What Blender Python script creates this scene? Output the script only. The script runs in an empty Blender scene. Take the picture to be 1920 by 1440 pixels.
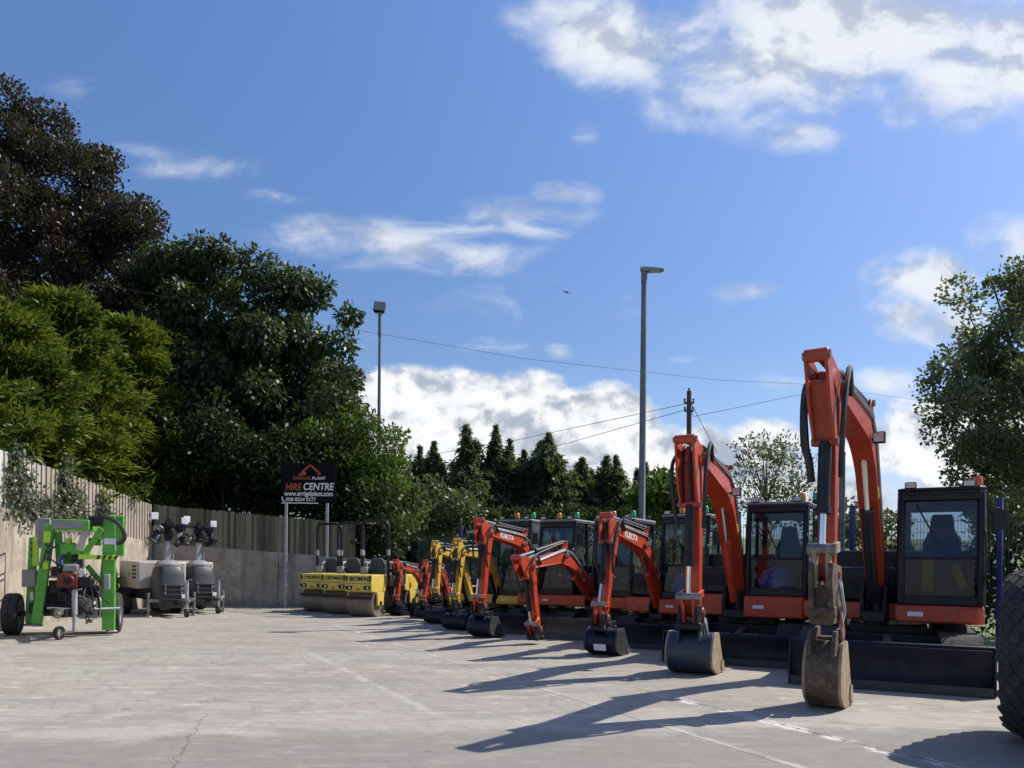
import bpy, math, random
import numpy as np
from mathutils import Matrix, Vector
from math import sin, cos, radians, pi
random.seed(7)
SC = bpy.context.scene
COL = SC.collection
CAMH, F, HY, ROLL = 1.45, 1442.0, 1058.0, 0.010      # camera height, focal length in photo pixels, horizon row, roll

# ------------------------------------------------------------------ helpers
def at(px, py, Y):
    dx = px - 960; u = HY - py
    return Vector(((dx - ROLL*u)/F*Y, Y, CAMH + (u + ROLL*dx)/F*Y))

def tag(o, label=None, cat=None, group=None, kind=None):
    if label: o['label'] = label
    if cat: o['category'] = cat
    if group: o['group'] = group
    if kind: o['kind'] = kind
    return o

def thing(name, loc, rz, label, cat, group=None):
    o = bpy.data.objects.new(name, None); COL.objects.link(o)
    o.empty_display_size = 0.2
    o.location = loc; o.rotation_euler = (0, 0, rz)
    return tag(o, label, cat, group)

class MB:
    """collects shapes and links them as ONE mesh object"""
    def __init__(s, M=None):
        s.v = []; s.f = []; s.mi = []; s.M = M or Matrix()
    def add(s, vs, fs, mat=0, M=None):
        n = len(s.v); T = s.M @ M if M is not None else s.M
        s.v += [tuple(T @ Vector(p)) for p in vs]
        s.f += [tuple(i+n for i in f) for f in fs]; s.mi += [mat]*len(fs)
        return s
    def box(s, c, d, rot=None, mat=0):
        x, y, z = d[0]/2, d[1]/2, d[2]/2
        vs = [(-x,-y,-z),(x,-y,-z),(x,y,-z),(-x,y,-z),(-x,-y,z),(x,-y,z),(x,y,z),(-x,y,z)]
        fs = [(3,2,1,0),(4,5,6,7),(0,1,5,4),(1,2,6,5),(2,3,7,6),(3,0,4,7)]
        M = Matrix.Translation(c)
        if rot is not None: M = M @ rot
        return s.add(vs, fs, mat, M)
    def bar(s, a, b, w, t, mat=0, up=(0,0,1)):
        a, b = Vector(a), Vector(b); d = b-a; L = d.length; d.normalize()
        u = Vector(up)
        if abs(d.dot(u)) > .95: u = Vector((1,0,0))
        y = u.cross(d).normalized(); z = d.cross(y)
        R = Matrix((d, y, z)).transposed().to_4x4()
        return s.box((a+b)/2, (L, w, t), R, mat)
    def tube(s, pts, r, n=8, mat=0, cap=True):
        pts = [Vector(p) for p in pts]; k = len(pts)
        rs = r if isinstance(r, (list, tuple)) else [r]*k
        t0 = (pts[1]-pts[0]).normalized()
        u = Vector((0,0,1)) if abs(t0.z) < .9 else Vector((1,0,0))
        nx = u.cross(t0).normalized()
        vs = []; fs = []
        for i, p in enumerate(pts):
            t = (pts[min(i+1,k-1)]-pts[max(i-1,0)]).normalized()
            nx = (nx - t*nx.dot(t)).normalized(); ny = t.cross(nx)
            for j in range(n):
                a = 2*pi*j/n
                vs.append(p + (nx*cos(a)+ny*sin(a))*rs[i])
        for i in range(k-1):
            for j in range(n):
                fs.append((i*n+j, i*n+(j+1)%n, (i+1)*n+(j+1)%n, (i+1)*n+j))
        if cap:
            fs.append(tuple(range(n-1,-1,-1))); fs.append(tuple((k-1)*n+j for j in range(n)))
        return s.add(vs, fs, mat)
    def cyl(s, a, b, r, r1=None, n=16, mat=0):
        return s.tube([a, b], [r, r if r1 is None else r1], n, mat)
    def prism(s, poly, lo, hi, axis='y', mat=0):
        """polygon in the plane across `axis`, extruded from lo to hi"""
        n = len(poly); f = {'y': lambda p, t: (p[0], t, p[1]), 'z': lambda p, t: (p[0], p[1], t), 'x': lambda p, t: (t, p[0], p[1])}[axis]
        vs = [f(p, lo) for p in poly]+[f(p, hi) for p in poly]
        A = sum(poly[i][0]*poly[(i+1)%n][1]-poly[(i+1)%n][0]*poly[i][1] for i in range(n))
        flip = (A > 0) == (axis == 'y')
        fs = [tuple(range(n-1,-1,-1)), tuple(range(n,2*n))]+[(i,(i+1)%n,n+(i+1)%n,n+i) for i in range(n)]
        if flip: fs = [tuple(reversed(q)) for q in fs]
        return s.add(vs, fs, mat)
    def lathe(s, prof, c=(0,0,0), axis='z', n=28, mat=0):
        vs = []; fs = []; k = len(prof)
        for j in range(n):
            a = 2*pi*j/n
            for r, h in prof:
                p = (r*cos(a), r*sin(a), h)
                if axis == 'y': p = (p[0], p[2], p[1])
                if axis == 'x': p = (p[2], p[0], p[1])
                vs.append((p[0]+c[0], p[1]+c[1], p[2]+c[2]))
        for j in range(n):
            for i in range(k-1):
                q = (j*k+i, ((j+1)%n)*k+i, ((j+1)%n)*k+i+1, j*k+i+1)
                fs.append(q if axis != 'y' else q[::-1])
        return s.add(vs, fs, mat)
    def build(s, name, mats, parent=None, bevel=0, smooth=40, label=None, seg=2):
        me = bpy.data.meshes.new(name); me.from_pydata(s.v, [], s.f)
        if not isinstance(mats, (list, tuple)): mats = [mats]
        for m in mats: me.materials.append(m)
        me.polygons.foreach_set('material_index', s.mi)
        if smooth:
            me.polygons.foreach_set('use_smooth', [True]*len(s.f))
            me.set_sharp_from_angle(angle=radians(smooth))
        me.update()
        o = bpy.data.objects.new(name, me); COL.objects.link(o)
        if parent is not None: o.parent = parent
        if bevel:
            b = o.modifiers.new('bevel', 'BEVEL'); b.width = bevel; b.segments = seg; b.limit_method = 'ANGLE'; b.angle_limit = radians(35)
            b.harden_normals = False
        if label: o['label'] = label
        return o

def ribbon(pts, ws):
    """outline polygon of a bent plate: centre line pts, half widths ws"""
    k = len(pts); L = []; R = []
    for i, (x, z) in enumerate(pts):
        a = pts[max(i-1,0)]; b = pts[min(i+1,k-1)]
        tx, tz = b[0]-a[0], b[1]-a[1]; l = math.hypot(tx, tz); tx /= l; tz /= l
        w = ws[i] if isinstance(ws[i], tuple) else (ws[i], ws[i])
        L.append((x-tz*w[0], z+tx*w[0])); R.append((x+tz*w[1], z-tx*w[1]))
    return L + R[::-1]

def bez(a, b, c, n):
    return [((1-t)**2*a[0]+2*t*(1-t)*b[0]+t*t*c[0], (1-t)**2*a[1]+2*t*(1-t)*b[1]+t*t*c[1]) for t in [i/n for i in range(n+1)]]

def arc_tube(pts, n=10):
    """smooth curve through the given points (Catmull-Rom)"""
    P = [Vector(p) for p in pts]; out = []
    for i in range(len(P)-1):
        p0 = P[max(i-1,0)]; p1 = P[i]; p2 = P[i+1]; p3 = P[min(i+2,len(P)-1)]
        for j in range(n):
            t = j/n
            out.append(0.5*((2*p1)+(p2-p0)*t+(2*p0-5*p1+4*p2-p3)*t*t+(3*p1-p0-3*p2+p3)*t**3))
    out.append(P[-1]); return out

# ------------------------------------------------------------------ materials
def newmat(name):
    m = bpy.data.materials.new(name); m.use_nodes = True
    nt = m.node_tree; nt.nodes.clear()
    return m, nt
def nd(nt, t, ins=None, **kw):
    n = nt.nodes.new(t)
    for k, v in kw.items(): setattr(n, k, v)
    for k, v in (ins or {}).items():
        if isinstance(v, bpy.types.NodeSocket): nt.links.new(v, n.inputs[k])
        else: n.inputs[k].default_value = v
    return n
def mth(nt, op, a, b=0.0, c=0.0, clamp=False):
    return nd(nt, 'ShaderNodeMath', {0: a, 1: b, 2: c}, operation=op, use_clamp=clamp).outputs[0]
def ramp(nt, x, lo, hi, a=0.0, b=1.0):
    return nd(nt, 'ShaderNodeMapRange', {0: x, 1: lo, 2: hi, 3: a, 4: b}, interpolation_type='SMOOTHSTEP').outputs[0]
def mix(nt, f, a, b, blend='MIX'):
    n = nt.nodes.new('ShaderNodeMix'); n.data_type = 'RGBA'; n.blend_type = blend
    for i, v in ((0, f), (6, a), (7, b)):
        if isinstance(v, bpy.types.NodeSocket): nt.links.new(v, n.inputs[i])
        else: n.inputs[i].default_value = v if i == 0 else (tuple(v)+(1,))[:4]
    return n.outputs[2]
def noise(nt, vec, scale, detail=4, rough=.55, dist=0.0):
    return nd(nt, 'ShaderNodeTexNoise', {'Vector': vec, 'Scale': scale, 'Detail': detail, 'Roughness': rough, 'Distortion': dist}).outputs[0]
def objco(nt): return nd(nt, 'ShaderNodeTexCoord').outputs['Object']
def geopos(nt): return nd(nt, 'ShaderNodeNewGeometry').outputs['Position']
def mapping(nt, vec, scale=(1,1,1), rot=(0,0,0), loc=(0,0,0)):
    return nd(nt, 'ShaderNodeMapping', {'Vector': vec, 'Scale': scale, 'Rotation': rot, 'Location': loc}).outputs[0]
def out(nt, sh): nd(nt, 'ShaderNodeOutputMaterial', {'Surface': sh})

def surf(name, c1, c2=None, scale=6.0, rough=.5, metal=0.0, bump=0.0, bscale=60.0, coat=0.0, dirt=None, dirtamt=.5, spec=.5, rvar=.12, thresh=.55):
    """painted / raw solid: two tone noise, worn dirt patches, uneven gloss, fine bump"""
    m, nt = newmat(name); co = geopos(nt)
    n1 = noise(nt, co, scale, 5)
    col = mix(nt, ramp(nt, n1, .35, .65), c1, c2 or c1)
    if dirt:
        n2 = noise(nt, co, scale*2.3, 8, .7)
        col = mix(nt, mth(nt, 'MULTIPLY', ramp(nt, n2, thresh, thresh+.14), dirtamt), col, dirt)
    r = ramp(nt, noise(nt, co, scale*3, 5), .3, .7, max(rough-rvar, .03), min(rough+rvar, 1))
    ins = {'Base Color': col, 'Roughness': r, 'Metallic': metal, 'Coat Weight': coat, 'Coat Roughness': .12, 'Specular IOR Level': spec}
    if bump:
        ins['Normal'] = nd(nt, 'ShaderNodeBump', {'Strength': bump, 'Distance': .01, 'Height': noise(nt, co, bscale, 4)}).outputs[0]
    out(nt, nd(nt, 'ShaderNodeBsdfPrincipled', ins).outputs[0])
    return m

M = {}
M['orange'] = surf('orange_paint', (.52,.058,.018), (.45,.048,.016), 4, .40, coat=.15, dirt=(.13,.042,.026), dirtamt=.6, thresh=.54, bump=.05)
M['orange_worn'] = surf('worn_orange_paint', (.46,.053,.018), (.38,.045,.016), 5, .42, coat=.12, dirt=(.12,.055,.036), dirtamt=.75, thresh=.50, bump=.05)
M['yellow'] = surf('yellow_paint', (.66,.51,.10), (.60,.45,.085), 4, .4, coat=.15, dirt=(.22,.16,.06), dirtamt=.4, thresh=.6)
M['ochre'] = surf('ochre_yellow_paint', (.70,.43,.05), (.58,.35,.045), 5, .42, dirt=(.2,.13,.05), dirtamt=.5, thresh=.55)
M['black'] = surf('black_paint', (.008,.009,.013), (.015,.015,.019), 5, .42, spec=.35, dirt=(.07,.06,.05), dirtamt=.4, thresh=.6)
M['cabblack'] = surf('cab_black_paint', (.006,.007,.012), (.010,.011,.016), 3, .4, spec=.35)
M['blade'] = surf('blue_black_blade_paint', (.004,.007,.020), (.008,.011,.025), 4, .45, spec=.3, dirt=(.06,.055,.05), dirtamt=.35, thresh=.62)
M['bucketblue'] = surf('slate_bucket_paint', (.020,.034,.05), (.032,.045,.06), 5, .4, dirt=(.09,.08,.07), dirtamt=.5, thresh=.56)
M['bucketmud'] = surf('muddy_bucket_steel', (.058,.040,.027), (.095,.066,.043), 5, .72, dirt=(.20,.135,.075), dirtamt=.75, thresh=.48, bump=.5, bscale=35)
M['bucketside'] = surf('mud_and_sunlit_bucket_side', (.36,.275,.18), (.26,.195,.125), 7, .8, dirt=(.14,.10,.07), dirtamt=.7, bump=.3, bscale=40)  # dried mud, plus sunlit paleness painted into the side plates
M['steel'] = surf('worn_steel', (.30,.29,.27), (.19,.175,.16), 9, .42, metal=.7, dirt=(.11,.07,.05), dirtamt=.6, thresh=.55)
M['chrome'] = surf('chrome_rod', (.72,.72,.72), None, 4, .14, metal=1, rvar=.05)
M['galv'] = surf('galvanised_steel', (.40,.42,.44), (.31,.33,.35), 7, .5, metal=.35)
M['rubber'] = surf('rubber', (.022,.022,.023), (.032,.031,.030), 6, .8, dirt=(.10,.09,.075), dirtamt=.45, thresh=.55, bump=.2)
M['hose'] = surf('hose_rubber', (.016,.016,.018), (.026,.026,.028), 9, .5)
M['seat'] = surf('seat_fabric', (.045,.058,.085), (.06,.072,.10), 12, .8)
M['white'] = surf('white_plastic', (.72,.72,.70), (.64,.64,.62), 6, .5)
M['sticker'] = surf('white_sticker', (.78,.78,.80), (.68,.68,.72), 14, .4)
M['green'] = surf('bright_green_paint', (.105,.40,.034), (.082,.32,.03), 4, .42, coat=.15, dirt=(.10,.15,.06), dirtamt=.4, thresh=.6)
M['lime'] = surf('lime_yellow_film', (.50,.78,.05), (.42,.70,.05), 6, .45)
M['beige'] = surf('cream_body_panel', (.46,.44,.39), (.39,.37,.33), 4, .5, dirt=(.26,.22,.17), dirtamt=.4, thresh=.58)
M['darkgrey'] = surf('dark_grey_moulding', (.032,.033,.038), (.046,.047,.053), 5, .5)
M['grey'] = surf('grey_panel', (.27,.27,.27), (.22,.22,.22), 5, .55)
M['red'] = surf('red_engine_paint', (.17,.014,.014), (.11,.012,.012), 8, .4)
M['drum'] = surf('brown_steel_drum', (.17,.138,.115), (.24,.20,.17), 3, .45, metal=.2, dirt=(.21,.175,.14), dirtamt=.5, thresh=.5)
M['wood'] = surf('weathered_pole_wood', (.075,.055,.042), (.11,.085,.065), 5, .85, bump=.3)
M['signblack'] = surf('black_sign_face', (.004,.004,.005), None, 4, .6, spec=.12)
M['signorange'] = surf('sign_orange_vinyl', (.42,.085,.02), None, 4, .5)
M['amber'] = surf('amber_lens', (.72,.24,.03), None, 4, .2)
M['greenlens'] = surf('green_lens', (.05,.42,.18), None, 4, .2)
M['redorange'] = surf('orange_flag_lens', (.85,.14,.04), None, 4, .3)
M['lens'] = surf('lamp_lens', (.62,.62,.60), (.5,.5,.5), 20, .15)
M['darklens'] = surf('dark_lamp_reflector', (.16,.17,.18), (.28,.29,.30), 20, .12, metal=.6)
M['bluepost'] = surf('blue_fence_paint', (.012,.022,.13), (.016,.028,.15), 4, .4)
M['mesh'] = surf('dark_green_fence_wire', (.02,.045,.035), None, 4, .5)
M['pole'] = surf('galvanised_lamp_pole', (.13,.145,.16), (.18,.19,.20), 5, .55, metal=.3)
M['bark'] = surf('bark', (.055,.042,.032), (.09,.07,.055), 6, .9, bump=.5, bscale=18)
M['darkhole'] = surf('dark_recess', (.008,.008,.009), None, 4, .7)
M['logo'] = surf('dark_lettering', (.03,.028,.022), None, 4, .5)
M['letter'] = surf('pale_lettering', (.80,.78,.74), None, 4, .5)
M['bluerag'] = surf('blue_plastic_sheet', (.05,.13,.42), (.16,.28,.55), 14, .45, bump=.4, bscale=30)
M['pinkstrap'] = surf('faded_pink_strap', (.55,.26,.25), (.45,.20,.20), 12, .7)
M['yellowpad'] = surf('dull_yellow_pad', (.40,.24,.03), (.32,.19,.03), 8, .6)

def glassmat(name, tint, refl):
    m, nt = newmat(name)
    fr = nd(nt, 'ShaderNodeFresnel', {'IOR': 1.5}).outputs[0]
    f = mth(nt, 'ADD', fr, refl, clamp=True)
    n = nd(nt, 'ShaderNodeMixShader', {0: f, 1: nd(nt, 'ShaderNodeBsdfTransparent', {'Color': tint+(1,)}).outputs[0],
        2: nd(nt, 'ShaderNodeBsdfGlossy', {'Color': (.85,.92,1,1), 'Roughness': .03}).outputs[0]})
    out(nt, n.outputs[0]); return m
M['glass'] = glassmat('cab_glass', (.48,.57,.64), .01)

def leafmat(name, c1, c2, c3, gloss=.25, trans=.35):
    m, nt = newmat(name); g = nd(nt, 'ShaderNodeNewGeometry')
    rnd = g.outputs['Random Per Island']
    col = mix(nt, rnd, c1, c2)
    col = mix(nt, ramp(nt, noise(nt, g.outputs['Position'], .7, 3), .42, .62), col, c3)
    p = nd(nt, 'ShaderNodeBsdfPrincipled', {'Base Color': col, 'Roughness': .45, 'Specular IOR Level': gloss}).outputs[0]
    t = nd(nt, 'ShaderNodeBsdfTranslucent', {'Color': mix(nt, .35, col, (.35,.45,.05), 'MIX')}).outputs[0]
    out(nt, nd(nt, 'ShaderNodeMixShader', {0: trans, 1: p, 2: t}).outputs[0]); return m
M['beechleaf'] = leafmat('copper_beech_leaf', (.024,.011,.017), (.046,.021,.028), (.016,.010,.014), .3, .12)
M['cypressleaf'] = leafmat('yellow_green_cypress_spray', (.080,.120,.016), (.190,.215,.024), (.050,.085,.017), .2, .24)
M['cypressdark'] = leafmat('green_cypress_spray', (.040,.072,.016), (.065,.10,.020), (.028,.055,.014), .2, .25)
M['chestnutleaf'] = leafmat('dark_chestnut_leaf', (.030,.053,.020), (.056,.084,.031), (.020,.038,.017), .3, .16)
M['bushleaf'] = leafmat('fresh_green_leaf', (.055,.115,.020), (.09,.16,.025), (.04,.085,.018), .3, .3)
M['shrubleaf'] = leafmat('deep_green_shrub_leaf', (.013,.025,.011), (.024,.040,.015), (.010,.020,.009), .15, .12)
M['firleaf'] = leafmat('conifer_needles', (.072,.100,.058), (.125,.150,.085), (.054,.078,.048), .2, .34)
M['paleleaf'] = leafmat('grey_green_leaf', (.070,.092,.046), (.115,.14,.07), (.05,.07,.036), .4, .25)
M['whitebeam'] = leafmat('silvery_green_leaf', (.115,.14,.07), (.23,.255,.155), (.07,.095,.045), .6, .38)
M['ivy'] = leafmat('ivy_leaf', (.05,.07,.03), (.09,.11,.06), (.06,.06,.04), .4, .15)

# ------------------------------------------------------------------ sun, sky, camera
SUN = Vector((.915*cos(radians(45)), .403*cos(radians(45)), sin(radians(45)))).normalized()
def make_world():
    w = bpy.data.worlds.new('World'); SC.world = w; w.use_nodes = True
    nt = w.node_tree; nt.nodes.clear()
    S = .085
    sky = nd(nt, 'ShaderNodeTexSky', sky_type='NISHITA', sun_disc=False, sun_elevation=radians(45), sun_rotation=math.atan2(SUN.x, SUN.y),
             altitude=50, air_density=1.0, dust_density=.6, ozone_density=2.2)
    base = nd(nt, 'ShaderNodeHueSaturation', {'Saturation': 1.16, 'Value': 1.0, 'Color': sky.outputs[0]}).outputs[0]
    d = nd(nt, 'ShaderNodeTexCoord').outputs['Generated']
    sp = nd(nt, 'ShaderNodeSeparateXYZ', {0: d})
    base = nd(nt, 'ShaderNodeVectorMath', {0: base, 1: (1.0,.955,1.04)}, operation='MULTIPLY').outputs[0]
    base = nd(nt, 'ShaderNodeVectorMath', {0: base, 'Scale': nd(nt, 'ShaderNodeMapRange', {0: sp.outputs[2], 1: .26, 2: .60, 3: 1.20, 4: 1.60}).outputs[0]}, operation='SCALE').outputs[0]
    y = mth(nt, 'MAXIMUM', sp.outputs[1], .04)
    uv = nd(nt, 'ShaderNodeCombineXYZ', {0: mth(nt, 'DIVIDE', sp.outputs[0], y), 1: mth(nt, 'DIVIDE', sp.outputs[2], y)}).outputs[0]
    # cloud banks: where they stand in the sky (direction), how wide, how heavy
    n_big = nd(nt, 'ShaderNodeTexNoise', {'Vector': mapping(nt, uv, (1,1.35,1)), 'Scale': 6.5, 'Detail': 9, 'Roughness': .58, 'Distortion': .25})
    n_up = nd(nt, 'ShaderNodeTexNoise', {'Vector': mapping(nt, uv, (1,1.35,1), loc=(-.018,-.030,0)), 'Scale': 6.5, 'Detail': 9, 'Roughness': .58, 'Distortion': .25})
    n_wisp = nd(nt, 'ShaderNodeTexNoise', {'Vector': mapping(nt, uv, (1,2.6,1), rot=(0,0,.25)), 'Scale': 8.0, 'Detail': 8, 'Roughness': .6, 'Distortion': .6})
    def field(blobs):
        acc = None
        for px, py, rx, ry, wgt in blobs:
            c = ((px-960)/F, (HY-py)/F, 0)
            v = nd(nt, 'ShaderNodeVectorMath', {0: uv, 1: c}, operation='SUBTRACT').outputs[0]
            v = nd(nt, 'ShaderNodeVectorMath', {0: v, 1: (F/rx, F/ry, 1)}, operation='MULTIPLY').outputs[0]
            l = nd(nt, 'ShaderNodeVectorMath', {0: v}, operation='LENGTH').outputs['Value']
            q = mth(nt, 'MULTIPLY_ADD', l, -wgt, wgt)
            acc = q if acc is None else mth(nt, 'SMOOTH_MAX', acc, q, .12)
        return mth(nt, 'MAXIMUM', acc, 0.0)
    bank = field([(880,800,350,125,1.6),(1120,800,150,100,1.4),(1000,880,460,130,1.5),(760,740,190,62,1.2),(1300,870,260,90,1.3),(1420,840,120,70,1.2),(1080,760,90,55,1.0),
                   (1770,830,240,110,1.4),(1900,770,180,95,1.2),(1550,920,260,70,.9),(640,760,130,60,.8),(230,560,120,60,.7)])
    high = field([(1560,60,580,180,1.3),(1120,60,230,135,1.0),(1330,190,190,105,.65),(1760,140,300,120,.95),(1490,250,110,50,.5),(1900,60,330,220,1.0),(1900,450,120,80,.9),(1650,712,85,42,.75),(1720,515,140,75,1.1),(1690,580,95,66,.95),(1785,600,140,60,.95)])
    wisps = field([(740,455,330,70,1.0),(880,475,140,60,1.0),(960,400,190,45,.75),(1050,362,90,38,.85),(1000,435,160,28,.7),(140,178,85,42,.40),(340,320,230,34,.42),(250,290,150,34,.42),
                   (510,372,90,24,.42),(1410,548,110,36,.45),(1565,586,75,24,.6),(900,650,120,24,.5),(1045,658,40,22,.6),(1250,670,70,18,.5),(560,640,180,60,.5),(1460,708,90,30,.6),(1000,560,300,70,.32),(1090,255,40,40,.38)])
    nb = mth(nt, 'SUBTRACT', n_big.outputs[0], .5)
    dh = mth(nt, 'ADD', high, mth(nt, 'MULTIPLY', nb, 2.5))
    dh = mth(nt, 'MULTIPLY', mth(nt, 'MULTIPLY', ramp(nt, dh, -.05, 1.0), .95), ramp(nt, high, .0, .30))
    nk = noise(nt, mapping(nt, uv, (1,1.2,1)), 9.5, 11, .56, .1)
    nku = noise(nt, mapping(nt, uv, (1,1.2,1), loc=(-.010,-.016,0)), 9.5, 11, .56, .1)
    dk = mth(nt, 'ADD', bank, mth(nt, 'MULTIPLY', mth(nt, 'SUBTRACT', nk, .5), 2.1))
    dk = mth(nt, 'MULTIPLY', ramp(nt, dk, .12, .50), ramp(nt, bank, .0, .14))
    dp = mth(nt, 'MAXIMUM', dh, dk)
    dw = mth(nt, 'ADD', wisps, mth(nt, 'MULTIPLY', mth(nt, 'SUBTRACT', n_wisp.outputs[0], .5), 2.4))
    dw = mth(nt, 'MULTIPLY', mth(nt, 'MULTIPLY', ramp(nt, dw, .05, 1.15), .85), ramp(nt, wisps, .0, .3))
    # broken cloud over the rest of the sky, behind the camera
    nb3 = noise(nt, mapping(nt, d, (1,1,2.2)), 2.6, 7, .58)
    back = mth(nt, 'MULTIPLY', ramp(nt, nb3, .52, .68), mth(nt, 'MULTIPLY', ramp(nt, sp.outputs[1], .25, -.05), ramp(nt, sp.outputs[2], -.02, .15)))
    dens = mth(nt, 'MAXIMUM', mth(nt, 'MAXIMUM', dp, dw), mth(nt, 'MULTIPLY', back, .8))
    lit = mth(nt, 'SUBTRACT', n_big.outputs[0], n_up.outputs[0])
    shade = ramp(nt, mth(nt, 'ADD', mth(nt, 'MULTIPLY', lit, 5.0), mth(nt, 'MULTIPLY_ADD', n_wisp.outputs[0], -.9, .62)), -.35, .42)
    ccol = mix(nt, shade, (.40/S,.45/S,.53/S), (.68/S,.71/S,.75/S))
    low = ramp(nt, sp.outputs[2], .30, .0)
    base = mix(nt, mth(nt, 'MULTIPLY', low, .4), base, (.34/S,.45/S,.66/S))
    kl = mth(nt, 'SUBTRACT', nk, nku)
    kn = noise(nt, mapping(nt, uv, (1,1.7,1)), 3.2, 6, .55)
    ksh = ramp(nt, mth(nt, 'ADD', mth(nt, 'MULTIPLY', kl, 7.0), mth(nt, 'MULTIPLY_ADD', kn, -2.6, 1.5)), -.45, .55)
    kcol = mix(nt, ksh, (.34/S,.39/S,.47/S), (.76/S,.77/S,.78/S))
    ccol = mix(nt, dk, ccol, kcol)
    col = mix(nt, dens, base, ccol)
    bg = nd(nt, 'ShaderNodeBackground', {'Color': col, 'Strength': S})
    nd(nt, 'ShaderNodeOutputWorld', {'Surface': bg.outputs[0]})
make_world()
sl = bpy.data.lights.new('sun', 'SUN'); sl.energy = 4.6; sl.angle = radians(.5); sl.color = (1, .93, .82)
so = bpy.data.objects.new('sun', sl); COL.objects.link(so); so.rotation_euler = (-SUN).to_track_quat('-Z', 'Y').to_euler(); so.location = (20, 10, 30)
cd = bpy.data.cameras.new('camera'); cam = bpy.data.objects.new('camera', cd); COL.objects.link(cam); SC.camera = cam
cd.sensor_width = 36; cd.sensor_fit = 'HORIZONTAL'; cd.lens = 36*F/1920; cd.shift_y = (HY-720)/1920; cd.clip_end = 2000; cd.clip_start = .05
cam.matrix_world = Matrix.Translation((0,0,CAMH)) @ Matrix.Rotation(pi/2, 4, 'X') @ Matrix.Rotation(ROLL, 4, 'Z')
vs = SC.view_settings; vs.view_transform = 'Standard'; vs.look = 'None'; vs.gamma = 1; vs.exposure = .35
try: SC.cycles.max_bounces = 8; SC.cycles.transparent_max_bounces = 24; SC.cycles.use_denoising = True
except Exception: pass

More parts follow.
